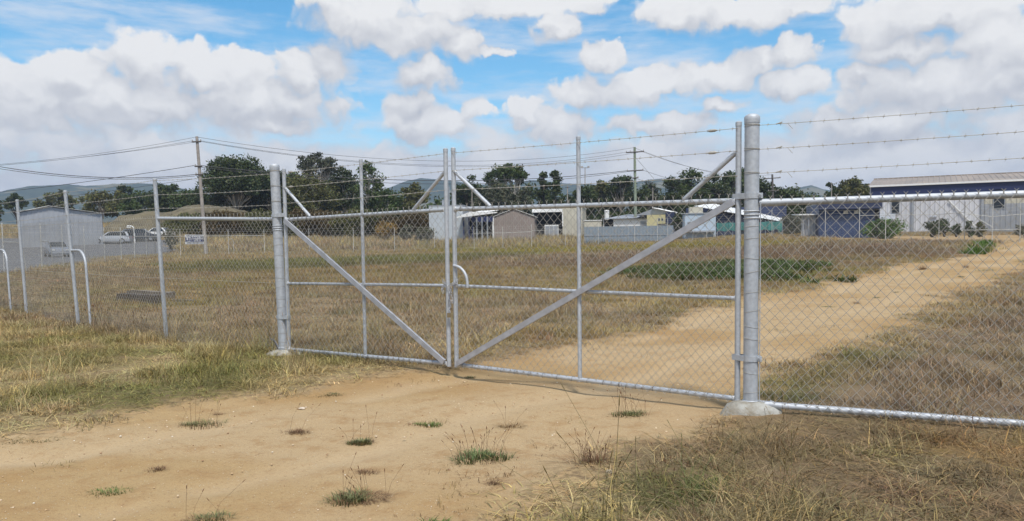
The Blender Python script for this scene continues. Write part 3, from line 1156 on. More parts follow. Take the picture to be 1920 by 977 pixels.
yardf = [(-60, 412, 512), (8, 415, 509), (79, 418, 504), (119, 423, 502), (160, 426, 499), (197, 427, 494), (228, 428, 491), (253, 428, 488), (275, 428, 485), (292, 428, 482)]
yp = [farpost(a, b, c) for a, b, c in yardf]
old_fence('old chain-link fence with thin posts in front of the grey shed and parked cars', yp, [2.45] * len(yp), rails=(7, 8), stays=((1, 1, .62, 2.0), (2, 1, .62, 1.9)))
ff = [(292, 428, 482), (339, 428, 480), (385, 427, 477), (429, 426, 475), (496, 425, 472), (580, 424, 470), (663, 422, 469), (740, 421, 467), (815, 423, 465), (889, 420, 464), (943, 418, 461), (997, 418, 460)]
fp = [farpost(a, b, c, 2.45) for a, b, c in ff]
sf = old_fence('long old chain-link fence across the back of the field, with a blue sign', fp, [2.45] * len(fp), rails=(0, 1, 2, 3, 9, 10), stays=((3, 1, .62, .55),))
rf_ = [(997, 418, 460), (1060, 417, 458), (1122, 416, 456), (1188, 415, 455), (1255, 400, 447), (1325, 405, 447), (1385, 400, 447)]
rp = [on(997, 86), on(1060, 85), on(1122, 84), on(1190, 82), on(1233, 81), on(1252, 80), on(1325, 78), on(1388, 75), on(1447, 70), on(1504, 64)]
old_fence('old chain-link fence in front of the low workshops and teal shade cloth', rp, [2.5] * len(rp), rails=(0, 4), stays=((6, -1, .6, 1.5),))
rp2 = [on(1504, 64), on(1547, 61), on(1611, 58), on(1660, 56), on(1760, 53), on(1808, 50.5)]
old_fence('old chain-link fence on the rise below the white warehouse', rp2, [2.45] * 5 + [2.6], rails=(2, 3, 4), stays=())
rp3 = [on(1808, 50.5), on(1860, 49.5), on(1912, 48.5), on(2010, 47)]
gt = old_fence('far chain-link gate and fence where the sandy track leaves the block', rp3, [2.6, 2.3, 2.5, 2.5], rails=(0, 1, 2), mh=.70)
MB().tube([rp3[0] + Vector((0, 0, 2.0)), rp3[1] + Vector((0, 0, .95))], .022, 8).build('brace', OLDGALV, gt, world=True, smooth=True)
MB().tube([rp3[0] + Vector((0, 0, .75)), rp3[2] + Vector((0, 0, .80))], .020, 8).build('rail', OLDGALV, gt, world=True, smooth=True)

# sign wired to the back fence
sa, sb = at(346, 450, fp[1].y + .0), at(381, 449, fp[2].y)
sx = (sb - sa); sx.z = 0; SW = sx.length; sx.normalize(); sn = Vector((sx.y, -sx.x, 0))
sg = empty('notice_sign', (sa.x, sa.y, at(346, 458, fp[1].y).z), 'white sign with a blue STORAGE UNITS band wired to the back fence', 'sign')
SH = .85
sM = Matrix(((sx.x, sn.x * -1, 0, 0), (sx.y, sn.y * -1, 0, 0), (0, 0, 1, 0), (0, 0, 0, 1)))
wht, blu = mat('sign_white', (.78, .78, .78), rough=.5, var=.04), mat('sign_blue', (.018, .03, .14), rough=.5, var=.06)
ink = mat('sign_ink', (.05, .05, .08), rough=.6)
fo = sn * .06
MB().box(0, SW, -.004, .004, 0, SH, M=Matrix.Translation(fo) @ sM).build('sign_board', wht, sg)
MB().box(.004, SW - .004, -.0075, -.005, SH * .26, SH * .76, M=Matrix.Translation(fo) @ sM).build('blue_band', blu, sg)


def sign_text(txt, x, z, size, m, bold=.012):
    cu = bpy.data.curves.new('lettering', 'FONT')
    cu.body = txt; cu.size = size; cu.extrude = .0015; cu.offset = bold
    tmp = bpy.data.objects.new('lettering', cu)
    COL.objects.link(tmp)
    bpy.context.view_layer.update()
    me = bpy.data.meshes.new_from_object(tmp.evaluated_get(bpy.context.evaluated_depsgraph_get()))
    bpy.data.objects.remove(tmp)
    me.transform(fo_M @ Matrix.Translation((x, -.010, z)) @ Matrix.Rotation(R(90), 4, 'X'))
    me.materials.clear()
    link('lettering', me, sg, m)


fo_M = Matrix.Translation(fo) @ sM
sign_text('STORAGE', SW * .36, SH * .53, SW * .145, wht)
sign_text('UNITS', SW * .44, SH * .32, SW * .135, wht)
lg = MB()
T_ = Matrix.Translation(fo) @ sM
lg.box(SW * .07, SW * .14, -.011, -.008, SH * .42, SH * .74, M=T_); lg.box(SW * .03, SW * .18, -.0113, -.0083, SH * .66, SH * .75, M=T_)
lg.box(SW * .20, SW * .23, -.011, -.008, SH * .40, SH * .74, M=T_); lg.box(SW * .23, SW * .31, -.0113, -.0083, SH * .66, SH * .74, M=T_)
lg.box(SW * .28, SW * .315, -.0117, -.0087, SH * .40, SH * .70, M=T_)
lg.prism([T_ @ Vector((SW * .05, -.011, SH * .36)), T_ @ Vector((SW * .20, -.011, SH * .27)), T_ @ Vector((SW * .36, -.011, SH * .37)), T_ @ Vector((SW * .20, -.011, SH * .32))], -sn * .002)
lg.build('emblem', wht, sg)
mk = MB()
for row, z0, z1 in ((0, .83, .91), (1, .09, .18)):
    x = .08
    while x < .92:
        w = random.uniform(.03, .075)
        mk.box(SW * x, SW * min(.94, x + w), -.0095, -.006, SH * z0, SH * z1, M=T_)
        x += w + random.uniform(.015, .04)
mk.build('print_line', ink, sg)

# ------------------------------------------------------------------ buildings
def ribbed(mb, a, b, z0, z1, pitch=.25, depth=.03, out=(0, -1, 0), ztop=None):
    """ribbed metal sheet standing from a to b (x,y pairs); ztop(s) may slope the upper edge"""
    a, b = Vector((a[0], a[1], 0)), Vector((b[0], b[1], 0))
    L = (b - a).length; e = (b - a) / L
    o = Vector(out)
    n = max(1, int(round(L / pitch))); p = L / n
    prof = []
    for i in range(n):
        s = i * p
        prof += [(s, 0), (s + p * .62, 0), (s + p * .70, 1), (s + p * .92, 1)]
    prof.append((L, 0))
    V, Fc = [], []
    for s, q in prof:
        c = a + e * s + o * depth * q
        V += [(c.x, c.y, z0), (c.x, c.y, z1 if ztop is None else ztop(s / L))]
    for i in range(len(prof) - 1):
        Fc.append((2 * i, 2 * i + 2, 2 * i + 3, 2 * i + 1))
    mb.add(V, Fc)
    return mb


def ribbed_roof(mb, a, b, c, d, pitch=.3, depth=.03):
    """a-b eave edge, d-c upper edge; ribs run from eave to ridge"""
    a, b, c, d = map(Vector, (a, b, c, d))
    nrm = (b - a).cross(d - a).normalized()
    if nrm.z < 0: nrm = -nrm
    n = max(1, int((b - a).length / pitch))
    prof = []
    for i in range(n):
        for q, h in ((0, 0), (.66, 0), (.74, 1), (.92, 1)):
            prof.append(((i + q) / n, h))
    prof.append((1, 0))
    V, Fc = [], []
    for s, h in prof:
        V += [tuple(a.lerp(b, s) + nrm * depth * h), tuple(d.lerp(c, s) + nrm * depth * h)]
    for i in range(len(prof) - 1):
        Fc.append((2 * i, 2 * i + 2, 2 * i + 3, 2 * i + 1))
    mb.add(V, Fc)
    # underside
    u = -nrm * .02
    mb.add([tuple(a + u), tuple(b + u), tuple(c + u), tuple(d + u)], [(0, 3, 2, 1)])
    return mb


def frame(A, B):
    """local frame: origin A, x towards B along the front, y away from the camera"""
    d = Vector((B.x - A.x, B.y - A.y, 0)); L = d.length
    return math.atan2(d.y, d.x), L


SHEET_W = mat('white_sheet', (.58, .58, .60), rough=.5, metal=0, var=.07, nscale=.5)
SHEET_G = mat('zinc_sheet', (.33, .345, .37), rough=.5, metal=.2, var=.10, nscale=.6)
SHEET_TAN = mat('tan_sheet', (.27, .225, .20), rough=.6, var=.07, nscale=.7)
SHEET_BR = mat('weathered_brown_roof', (.30, .25, .21), rough=.55, metal=.2, var=.16, nscale=.4)
WHITE = mat('white_paint', (.78, .78, .76), rough=.5, var=.04)
ROOF_W = mat('pale_roof_sheet', (.72, .72, .70), rough=.45, var=.08, nscale=.5)
NAVY = mat('navy_paint', (.030, .040, .085), rough=.5, var=.12, nscale=.8)
BLUE = mat('dark_blue_sheet', (.024, .048, .125), rough=.5, var=.1, nscale=.8)
FASCIA = mat('royal_blue_fascia', (.020, .030, .095), rough=.45, var=.08)
BEIGE = mat('beige_sheet', (.50, .47, .38), rough=.6, var=.06, nscale=.6)
YELLOW = mat('pale_yellow_board', (.56, .50, .27), rough=.6, var=.05)
DARK = mat('dark_interior', (.012, .012, .014), rough=.8)  # near-black colour; on openings and carport back it stands in for shade
GLASS = mat('dark_glass', (.02, .025, .03), rough=.08, var=.1)
GREYB = mat('grey_board', (.30, .32, .35), rough=.6, var=.1)
SLATE = mat('slate_blue_fence', (.22, .265, .31), rough=.5, var=.07, nscale=.7)
TEAL = mat('teal_shade_cloth', (.07, .26, .24), rough=.8, var=.12, nscale=1.5)
BLOCK = mat('pale_blue_board', (.42, .50, .58), rough=.6, var=.06)


def house(name, label, A, B, cat='building'):
    rz, L = frame(A, B)
    return empty(name, (A.x, A.y, min(gz1(A.x, A.y), gz1(B.x, B.y))), label, cat, None, rz), L


def z_at(px, py, d):
    return at(px, py, d).z


# --- long white warehouse on the right
A, B = on(1632, 80), on(1990, 72.2)
wh, L = house('warehouse', 'long white ribbed warehouse with a blue fascia band and weathered roof', A, B)
base = wh.location.z
eave = z_at(1632, 351, 80) - base
m_ = MB(); ribbed(m_, (0, 0), (L * .60, 0), -.5, eave - .9, .42, .04); m_.build('front_wall', SHEET_W, wh)
m_ = MB(); ribbed(m_, (L * .60 + .01, -.02), (L, -.02), -.5, eave - 2.1, .42, .04); m_.build('front_wall', SHEET_G, wh, label='grey lower wall at the right end')
m_ = MB(); ribbed(m_, (L * .60 + .01, -.01), (L, -.01), eave - 2.1, eave - .9, .42, .04); m_.build('front_wall', BEIGE, wh, label='beige upper wall at the right end')
MB().box(0, L, -.10, .05, eave - .9, eave - .02).build('fascia', FASCIA, wh)
MB().box(-.15, L + .15, -.28, -.10, eave - .02, eave + .16).build('gutter', WHITE, wh)
MB().prism([(-.02, 0.05, -.5), (-.02, 18, -.5), (-.02, 18, eave), (-.02, 9, eave + 1.35), (-.02, 0.05, eave)], (-.1, 0, 0)).build('end_wall', SHEET_W, wh)
m_ = MB(); ribbed_roof(m_, (-.3, -.22, eave + .1), (L + .3, -.22, eave + .1), (L + .3, 9, eave + 1.42), (-.3, 9, eave + 1.42), .5, .05)
ribbed_roof(m_, (L + .3, 18.2, eave + .1), (-.3, 18.2, eave + .1), (-.3, 9, eave + 1.42), (L + .3, 9, eave + 1.42), .5, .05)
m_.build('roof', SHEET_BR, wh)
MB().box(-.3, L + .3, 8.8, 9.2, eave + 1.40, eave + 1.50).build('ridge_cap', SHEET_BR, wh)
for i, (x0, w, z0, h) in enumerate(((1.95, .65, eave - 2.75, 1.75), (L * .665, .85, eave - 2.5, 1.8))):
    f = MB().box(x0 - .06, x0 + w + .06, -.09, -.05, z0 - .06, z0 + h + .06).build('window', GREYB, wh)
    MB().box(x0, x0 + w, -.10, -.091, z0, z0 + h).build('pane', GLASS, f)
for x in (3.75, L * .60):
    MB().box(x, x + .22, -.20, -.06, -.3, eave - .9).build('downpipe', GREYB, wh)
MB().prism([(.7, -1.3, eave - 3.5), (.7, -.06, eave - 2.9), (.7, -.06, eave - 2.82), (.7, -1.3, eave - 3.42)], (1.6, 0, 0)).build('awning', GREYB, wh)
MB().tube([(L * .43, -.15, .2 + 3.2), (L * .58, -.15, .6)], .05, 6).build('pipe', WHITE, wh)
MB().box(L * .33, L * .37, -.16, -.05, 1.7, 1.8).build('wall_light', GREYB, wh)

# --- dark blue store beside it
A, B = on(1537, 64.5), on(1647, 63.5)
bs, L = house('storage_shed', 'dark blue flat-roofed store left of the white warehouse', A, B)
h = z_at(1540, 379, 64) - bs.location.z
m_ = MB(); ribbed(m_, (0, 0), (L * .93, 0), -.5, h - .62, .3, .02); m_.build('front_wall', BLUE, bs)
MB().prism([(0, .02, -.5), (0, 7, -.5), (0, 7, h - .1), (0, .02, h - .1)], (-.08, 0, 0)).build('side_wall', BLUE, bs)
MB().prism([(L, .02, -.5), (L, 7, -.5), (L, 7, h - .1), (L, .02, h - .1)], (.08, 0, 0)).build('side_wall', BLUE, bs)
MB().box(-.2, L + .15, -.5, .0, h - .62, h).build('fascia', NAVY, bs)
MB().box(-.1, L + .1, .0, 7.1, h - .12, h - .02).build('roof', GREYB, bs)
for x in (L * .40, L * .58):
    MB().box(x, x + .35, -.12, -.03, h - 1.0, h - .75).build('wall_light', BEIGE, bs)
MB().box(L * .93, L, -.02, .06, -.5, h - .63).build('door', DARK, bs)

A, B = on(1504, 66), on(1534, 65.8)
ls, L = house('lean_to', 'small whitish lean-to with posts left of the dark blue store', A, B, 'shed')
h = z_at(1520, 401, 66) - ls.location.z
MB().prism([(-.4, -.3, h - .12), (-.4, 2.5, h - .02), (-.4, 2.5, h + .08), (-.4, -.3, h - .02)], (L + .5, 0, 0)).build('roof', ROOF_W, ls)
m_ = MB(); ribbed(m_, (0, .4), (L, .4), -.5, h - .1, .25, .02); m_.build('back_wall', SHEET_W, ls)
for x in (0, L * .35, L * .7, L - .1):
    MB().box(x, x + .09, -.1, 0, -.4, h - .1).build('post', GREYB, ls)

# --- dark building with the long pale skillion roof
A, B = on(1286, 88), on(1468, 84)
nv, L = house('workshop', 'dark navy workshop with a long sloping pale roof behind teal shade cloth', A, B)
bz = nv.location.z
zl = z_at(1308, 384, 87) - bz; zr_ = z_at(1468, 417, 84) - bz
m_ = MB()
m_.prism([(0, 0, -.8), (L, 0, -.8), (L, 0, zr_ - .05), (L * .45, 0, zl * .45 + zr_ * .55), (0, 0, zl - .35)], (0, .2, 0)); m_.build('front_wall', NAVY, nv)
MB().prism([(0, .2, -.8), (0, 9, -.8), (0, 9, zl + .3), (0, .2, zl - .35)], (.12, 0, 0)).build('side_wall', NAVY, nv)
MB().prism([(L - .12, .2, -.8), (L - .12, 9, -.8), (L - .12, 9, zr_), (L - .12, .2, zr_ - .1)], (.12, 0, 0)).build('side_wall', NAVY, nv)
MB().box(0.1, L - .1, 9, 9.2, -.8, zl).build('back_wall', NAVY, nv)
m_ = MB()
ribbed_roof(m_, (L * .10, -.7, zl - .15), (L + .5, -.7, zr_ - .06), (L + .1, 9.3, zr_ + .55), (L * .14, 9.3, zl + .62), .4, .04)
m_.build('roof', ROOF_W, nv)
MB().box(L * .56, L * .66, -.05, -.01, .3, 1.4).build('window', GLASS, nv)
MB().box(L * .95, L * .985, -.05, -.01, -.2, 1.7).build('door', TEAL, nv)

A, B = on(1284, 83), on(1342, 82.5)
bl_, L = house('site_office', 'pale blue-grey block with a beige box on its roof, in front of the navy workshop', A, B)
h = z_at(1310, 401, 83) - bl_.location.z
MB().box(0, L, 0, 4, -.6, h).build('wall', BLOCK, bl_)
MB().box(-.1, L + .1, -.1, 4.1, h, h + .1).build('roof', GREYB, bl_)
MB().box(L * .16, L * .60, .6, 2.2, h + .1, h + .75).build('roof_unit', BEIGE, bl_)
f = MB().box(0.25, L * .42, -.04, -.01, h * .48, h * .70).build('window', GREYB, bl_)
MB().box(.33, L * .40, -.055, -.041, h * .51, h * .67).build('pane', GLASS, f)
MB().box(L * .05, L * .95, -.9, -.02, h * .30, h * .36).build('bench', GREYB, bl_)

A, B = on(1344, 77), on(1466, 73)
tc, L = house('shade_cloth_screen', 'teal shade-cloth screen strung along the workshop fence', A, B, 'screen')
zt_, zb_ = z_at(1400, 416, 75) - tc.location.z, z_at(1400, 432, 75) - tc.location.z
V, Fc = [], []
N_ = 40
for i in range(N_ + 1):
    s = L * i / N_
    yy = .05 * math.sin(i * 1.3) + .03 * math.sin(i * 2.9)
    V += [(s, yy, zb_ + .05 * math.sin(i * .9)), (s, yy * .4, zt_ - .06 * abs(math.sin(i * math.pi / 8))), (s, yy + .012, zb_ + .05 * math.sin(i * .9)), (s, yy * .4 + .012, zt_ - .06 * abs(math.sin(i * math.pi / 8)))]
for i in range(N_):
    a = i * 4
    Fc += [(a, a + 4, a + 5, a + 1), (a + 2, a + 3, a + 7, a + 6), (a + 1, a + 5, a + 7, a + 3), (a, a + 2, a + 6, a + 4)]
MB().add(V, Fc).build('cloth', TEAL, tc)
for i in range(9):
    MB().tube([(L * i / 8, .08, -.4), (L * i / 8, .08, zt_ + .1)], .03, 6).build('post', GREYB, tc)

# --- slate-blue panel fence
A, B = on(1096, 87), on(1262, 85)
pf, L = house('panel_fence', 'slate-blue metal panel fence behind the wire fence', A, B, 'fence')
zt_ = z_at(1180, 424, 86) - pf.location.z
n = 14
for i in range(n):
    m_ = MB(); ribbed(m_, (L * i / n + .04, 0), (L * (i + 1) / n - .02, 0), -.6, zt_, .3, .03); m_.build('panel', SLATE, pf)
for i in range(n + 1):
    MB().box(L * i / n - .03, L * i / n + .03, -.03, .05, -.6, zt_ + .03).build('post', SLATE, pf)
MB().box(0, L, -.055, -.035, zt_ * .48, zt_ * .48 + .07).build('rail', GREYB, pf)

# --- white hut, yellow hut and their roofs
A, B = on(1131, 97), on(1212, 96)
hu, L = house('hut', 'low white hut with a dark opening and a rising pale roof', A, B)
b0 = hu.location.z
he, hr = z_at(1131, 411, 97) - b0, z_at(1205, 402, 96) - b0
MB().box(L * .24, L, 0, 5, -.5, he).build('wall', WHITE, hu)
MB().box(0, L * .24, .5, 5, -.5, he - .05).build('opening', DARK, hu)  # solid block, its near-black colour paints the shade inside
MB().box(0, .12, -.02, .1, -.5, he).build('post', WHITE, hu)
m_ = MB(); ribbed_roof(m_, (-.3, -.4, he), (L + .3, -.4, he + .05), (L + .3, 5.5, hr + .2), (L * .5, 5.5, hr + .2), .4, .04); m_.build('roof', SHEET_G, hu)
MB().box(L * .86, L * .99, -.04, -.005, he * .35, he * .85).build('roller_door', GREYB, hu)
A, B = on(1213, 94), on(1247, 93)
yh, L = house('hut', 'pale yellow board hut with a navy end under a white gable', A, B)
b0 = yh.location.z
h = z_at(1230, 403, 94) - b0
MB().box(0, L, 0, 4, -.5, h).build('wall', YELLOW, yh)
MB().box(L, L + 1.05, .2, 4, -.5, h + .3).build('end_wall', NAVY, yh)
MB().box(L * .62, L + .6, -.5, -.02, h * .42, h * .62).build('air_conditioner', DARK, yh)
for x in (L * .63, L * .80):
    f = MB().box(x, x + .22, -.03, -.005, h * .74, h * .86).build('window', GREYB, yh)
    MB().box(x + .03, x + .19, -.04, -.031, h * .76, h * .84).build('pane', GLASS, f)
hz = z_at(1220, 391, 96) - b0
MB().prism([(-1.9, 1.2, h + .02), (L + 1.1, 1.2, h + .12), (L * .3, 1.2, hz)], (0, 3, 0)).build('gable', GREYB, yh)
m_ = MB(); ribbed_roof(m_, (L + 1.5, .8, h + .10), (L + 1.5, 4.6, h + .10), (L * .15, 4.6, hz + .05), (L * .15, .8, hz + .05), .4, .04); m_.build('roof', ROOF_W, yh)
MB().box(-.1, L + 1.2, -.9, -.02, -.1, h * .17).build('bench', WHITE, yh)

A, B = on(1096, 95), on(1128, 94.8)
lw, L = house('annexe', 'low cream flat-topped annexe between the beige shed and the hut', A, B)
h = z_at(1110, 414, 95) - lw.location.z
MB().box(0, L, 0, 3, -.5, h).build('wall', BEIGE, lw)
MB().box(-.08, L + .08, -.08, 3.08, h, h + .09).build('roof', WHITE, lw)
tp = on(1138, 103)
tk = empty('water_tank', tuple(tp), 'narrow white tank standing up behind the white hut roof', 'tank')
ht = z_at(1138, 395, 103) - tp.z
MB().lathe([(.32, -.3), (.32, ht - .12), (.30, ht - .1)], n=20).build('tank_body', WHITE, tk, smooth=True)
MB().lathe([(.36, ht - .1), (.36, ht - .02), (.2, ht + .06), (.02, ht + .1)], n=20).build('lid', WHITE, tk, smooth=True)

# --- beige shed with the big dark opening
A, B = on(1000, 100), on(1092, 99)
bg_, L = house('shed', 'beige metal shed with a large dark opening and a small grey door block', A, B)
b0 = bg_.location.z
h = z_at(1075, 388, 99) - b0; ho = z_at(1030, 398, 100) - b0; hl = z_at(1030, 422, 100) - b0
m_ = MB(); ribbed(m_, (L * .60, 0), (L, 0), -1, h, .4, .03); m_.build('front_wall', BEIGE, bg_)
MB().box(0, L * .60, .8, 8, -1, ho).build('opening', DARK, bg_)  # closed block coloured near black as the shed's shaded inside
MB().box(-.1, L * .60, -.1, .8, ho, ho + .42).build('lintel', WHITE, bg_)
MB().box(L * .595, L * .615, -.12, 0, hl - .2, ho).build('jamb', WHITE, bg_)
MB().box(0.1, L, 8, 8.2, -1, h).build('back_wall', BEIGE, bg_)
MB().box(L - .1, L + .02, .02, 8, -1, h - .02).build('side_wall', BEIGE, bg_)
MB().box(-.1, L + .1, .02, 8.2, h, h + .1).build('roof', ROOF_W, bg_)
d_ = MB().box(L * .24, L * .52, -.3, -.1, -1, hl).build('door_frame', WHITE, bg_)
for i in range(3):
    MB().box(L * (.255 + .087 * i), L * (.255 + .087 * i + .08), -.34, -.31, -.9, hl - .14).build('door_panel', GREYB, d_)

# --- tan gabled shed
A, B = on(925, 97), on(1002, 96.5)
tn, L = house('shed', 'tan ribbed shed with a low gable facing the gate', A, B)
b0 = tn.location.z
he, ha = z_at(925, 408, 97) - b0, z_at(960, 393, 97) - b0
m_ = MB()
ribbed(m_, (0, 0), (L * .5, 0), -1, 0, .3, .03, ztop=lambda s: he + (ha - he) * s)
ribbed(m_, (L * .5, 0), (L, 0), -1, 0, .3, .03, ztop=lambda s: ha + (he - ha) * s)
m_.build('front_wall', SHEET_TAN, tn)
for x in (0, L):
    MB().prism([(x, .02, -1), (x, 9, -1), (x, 9, he), (x, .02, he)], (.04 if x else -.04, 0, 0)).build('side_wall', SHEET_TAN, tn)
for sg_, (xa, xb) in enumerate(((-.2, L * .5), (L + .2, L * .5))):
    m_ = MB(); ribbed_roof(m_, (xa, 9, he + .02), (xa, -.15, he + .02), (xb, -.15, ha + .09), (xb, 9, ha + .09), .4, .03); m_.build('roof', ROOF_W, tn)
MB().box(-.08, .12, -.14, -.04, -1, he).build('downpipe', WHITE, tn)

# --- open-sided awning with navy fascia, left of the tan shed
A, B = on(862, 96.5), on(924, 96)
aw, L = house('carport', 'open carport with a bright white sloping roof and navy fascia', A, B)
b0 = aw.location.z
zl, zr_ = z_at(862, 407, 96) - b0, z_at(935, 393, 96) - b0
MB().prism([(-.2, -.8, zl - .12), (L * 1.16, -.8, zr_ - .45), (L * 1.16, -.8, zr_ - .33), (L * .35, -.8, zl + .62), (-.2, -.8, zl)], (0, .1, 0)).build('gable_edge', WHITE, aw)
m_ = MB(); ribbed_roof(m_, (-.2, -.78, zl + .02), (L * .5, -.78, zl + .30), (L * 1.1, 6, zr_ + .25), (L * .35, 6, zl + 1.0), .4, .03)
m_.build('roof', ROOF_W, aw)
MB().box(L * .36, L, .1, .3, z_at(900, 416, 96) - b0, z_at(900, 406, 96) - b0).build('fascia', FASCIA, aw)
MB().box(L * .10, L, 4, 4.2, -1, zl).build('back_wall', DARK, aw)  # wall coloured near black to paint the shade under the roof
for x in (.10, .27, .37, .50, .66, .82):
    MB().box(L * x, L * x + .16, .05, .2, -1, zl).build('post', FASCIA if x < .4 else GREYB, aw)

A, B = on(805, 98), on(868, 97.5)
gb, L = house('shed', 'plain pale grey flat-topped shed behind the meeting stiles of the gate', A, B)
h = z_at(830, 386, 98) - gb.location.z
for i in range(4):
    MB().box(L * i / 4 + .006, L * (i + 1) / 4 - .006, 0, .08, -1.2, h).build('wall_panel', mat('pale_grey_panel', (.46, .50, .53), rough=.55, var=.05, nscale=.5), gb)
MB().box(.01, L - .01, .09, 7, -1.2, h - .02).build('wall', GREYB, gb)
MB().box(-.06, L + .06, -.04, 7.1, h, h + .08).build('roof', GREYB, gb)
MB().box(L * .35, L * .52, 1, 2, h + .08, h + .75).build('roof_unit', GREYB, gb)
MB().tube([(L * .5, 2.5, h), (L * .5, 2.5, h + 2.6)], .06, 6).build('vent_pipe', GREYB, gb)

# --- grey gabled shed on the left
A, B = on(37, 92), on(193, 96.1)
gs, L = house('shed', 'large grey metal shed with a low gable and pale roof edge, beside the parked cars', A, B)
b0 = gs.location.z - .3
gs.location.z = b0
he0, ha, he1 = z_at(40, 399, 92) - b0, z_at(90, 388, 93.5) - b0, z_at(192, 401, 96) - b0
m_ = MB()
ribbed(m_, (0, 0), (L * .36, 0), -1.2, 0, .5, .03, ztop=lambda s: he0 + (ha - he0) * s)
ribbed(m_, (L * .36, 0), (L, 0), -1.2, 0, .5, .03, ztop=lambda s: ha + (he1 - ha) * s)
m_.build('front_wall', SHEET_G, gs)
m_ = MB(); ribbed_roof(m_, (-.25, 16, he0 + .04), (-.25, -.3, he0 + .04), (L * .36, -.3, ha + .12), (L * .36, 16, ha + .12), .5, .03); m_.build('roof', ROOF_W, gs)
m_ = MB(); ribbed_roof(m_, (L + .25, -.3, he1 + .04), (L + .25, 16, he1 + .04), (L * .36, 16, ha + .12), (L * .36, -.3, ha + .12), .5, .03); m_.build('roof', ROOF_W, gs)
for x, hh in ((0, he0), (L, he1)):
    MB().prism([(x, .02, -1.2), (x, 16, -1.2), (x, 16, hh), (x, .02, hh)], (.05 if x else -.05, 0, 0)).build('side_wall', SHEET_G, gs)
MB().box(L * .985, L * 1.0, -.1, .0, -1.2, he1).build('downpipe', GREYB, gs)


# ------------------------------------------------------------------ power poles, light mast, wires
POLE_W = mat('pale_timber_pole', (.30, .27, .24), rough=.85, var=.18, nscale=3)
POLE_G = mat('green_treated_pole', (.22, .26, .19), rough=.85, var=.15, nscale=3)
ARM = mat('dark_crossarm', (.10, .09, .085), rough=.8)
INS = mat('insulator', (.35, .34, .33), rough=.4)
LINE = mat('power_cable', (.05, .05, .055), rough=.6)


def pole(label, foot, top, r0, r1, m, arms):
    root = empty('power_pole', tuple(foot), label, 'power pole', 'timber power poles')
    MB().tube([foot - Vector((0, 0, .3)), top], [r0, r1], 12).build('pole', m, root, world=True, smooth=True)
    e = (top - foot)
    for frac, half, ang, ins in arms:
        c = foot + e * frac
        d = Vector((math.cos(ang), math.sin(ang), 0))
        o = MB().tube([c - d * half - Vector((0, r1 * 1.3, .06 * half)), c + d * half - Vector((0, r1 * 1.3, -.06 * half))], .075, 4).build('crossarm', ARM, root, world=True)
        for q in ins:
            p = c + d * half * q - Vector((0, r1 * 1.3, -.06 * half * q))
            MB().lathe([(.03, 0), (.05, .06), (.06, .12), (.045, .2), (.02, .24)], c=tuple(p), n=8).build('insulator', INS, o, world=True, smooth=True)
    return root


P1f, P1t = on(386, 74), at(369, 256, 74)
p1 = pole('leaning grey power pole behind the long back fence on the left', P1f, P1t, .19, .13, POLE_W, ((.955, .42, .2, (-.9, .9)), (.75, .35, .2, (-.8,)), (.68, .35, .2, (-.8, .8))))
P2f, P2t = on(1192, 98), at(1190, 276, 98)
p2 = pole('green treated power pole with two crossarms behind the gate', P2f, P2t, .21, .15, POLE_G, ((.945, 1.15, .05, (-.95, -.5, .95)), (.74, 1.05, .05, (-.95, 0, .95)), (.66, .4, .05, (.9,))))
P3f, P3t = on(1451, 125), at(1448, 327, 125)
p3 = pole('distant power pole just right of the thick gate post', P3f, P3t, .2, .15, ARM, ((.93, 1.3, .1, (-.95, .95)), (.70, 1.2, .5, (-.9, .9))))
for i, (px, py, d, lb) in enumerate(((885, 352, 120, 'thin bare pole in front of the trees near the gate centre'), (1064, 348, 112, 'thin pale pole above the beige shed'),
                     (1559, 342, 120, 'pale thin pole against the dark tree left of the warehouse'), (1224, 352, 115, 'thin dark pole right of the green power pole'), (929, 352, 118, None))):
    if lb is None: continue
    f = on(px, d)
    r = empty('pole', tuple(f), lb, 'pole')
    MB().tube([f - Vector((0, 0, .3)), at(px, py, d)], [.10, .07], 8).build('pole_shaft', POLE_W, r, world=True, smooth=True)
    t = at(px, py, d)
    MB().tube([t + Vector((-.35, -.1, -.25)), t + Vector((.35, -.1, -.25))], .04, 4).build('crossarm', ARM, r, world=True)
f = on(1097, 190); t = at(1097, 314, 190)
r = empty('light_mast', tuple(f), 'tall far light mast with two floodlights above the trees', 'light mast')
MB().tube([f, t], [.16, .09], 8).build('mast', POLE_W, r, world=True, smooth=True)
MB().tube([t + Vector((-.9, 0, -.1)), t + Vector((.9, 0, -.1))], .06, 4).build('crossarm', ARM, r, world=True)
for q in (-.8, .8):
    MB().box(-.28, .28, -.15, .15, -.22, .22, M=Matrix.Translation(t + Vector((q, -.1, .1)))).build('floodlight', INS, r, world=True)


def cable(label, pts, r, sag):
    P = [Vector(p) for p in pts]
    mb = MB()
    n = 24
    a, b = P
    mb.tube([a + (b - a) * (i / n) - Vector((0, 0, sag * 4 * (i / n) * (1 - i / n))) for i in range(n + 1)], r, 4)
    o = mb.build('power_line', LINE, None)
    tag(o, label, 'power line', 'overhead power lines')


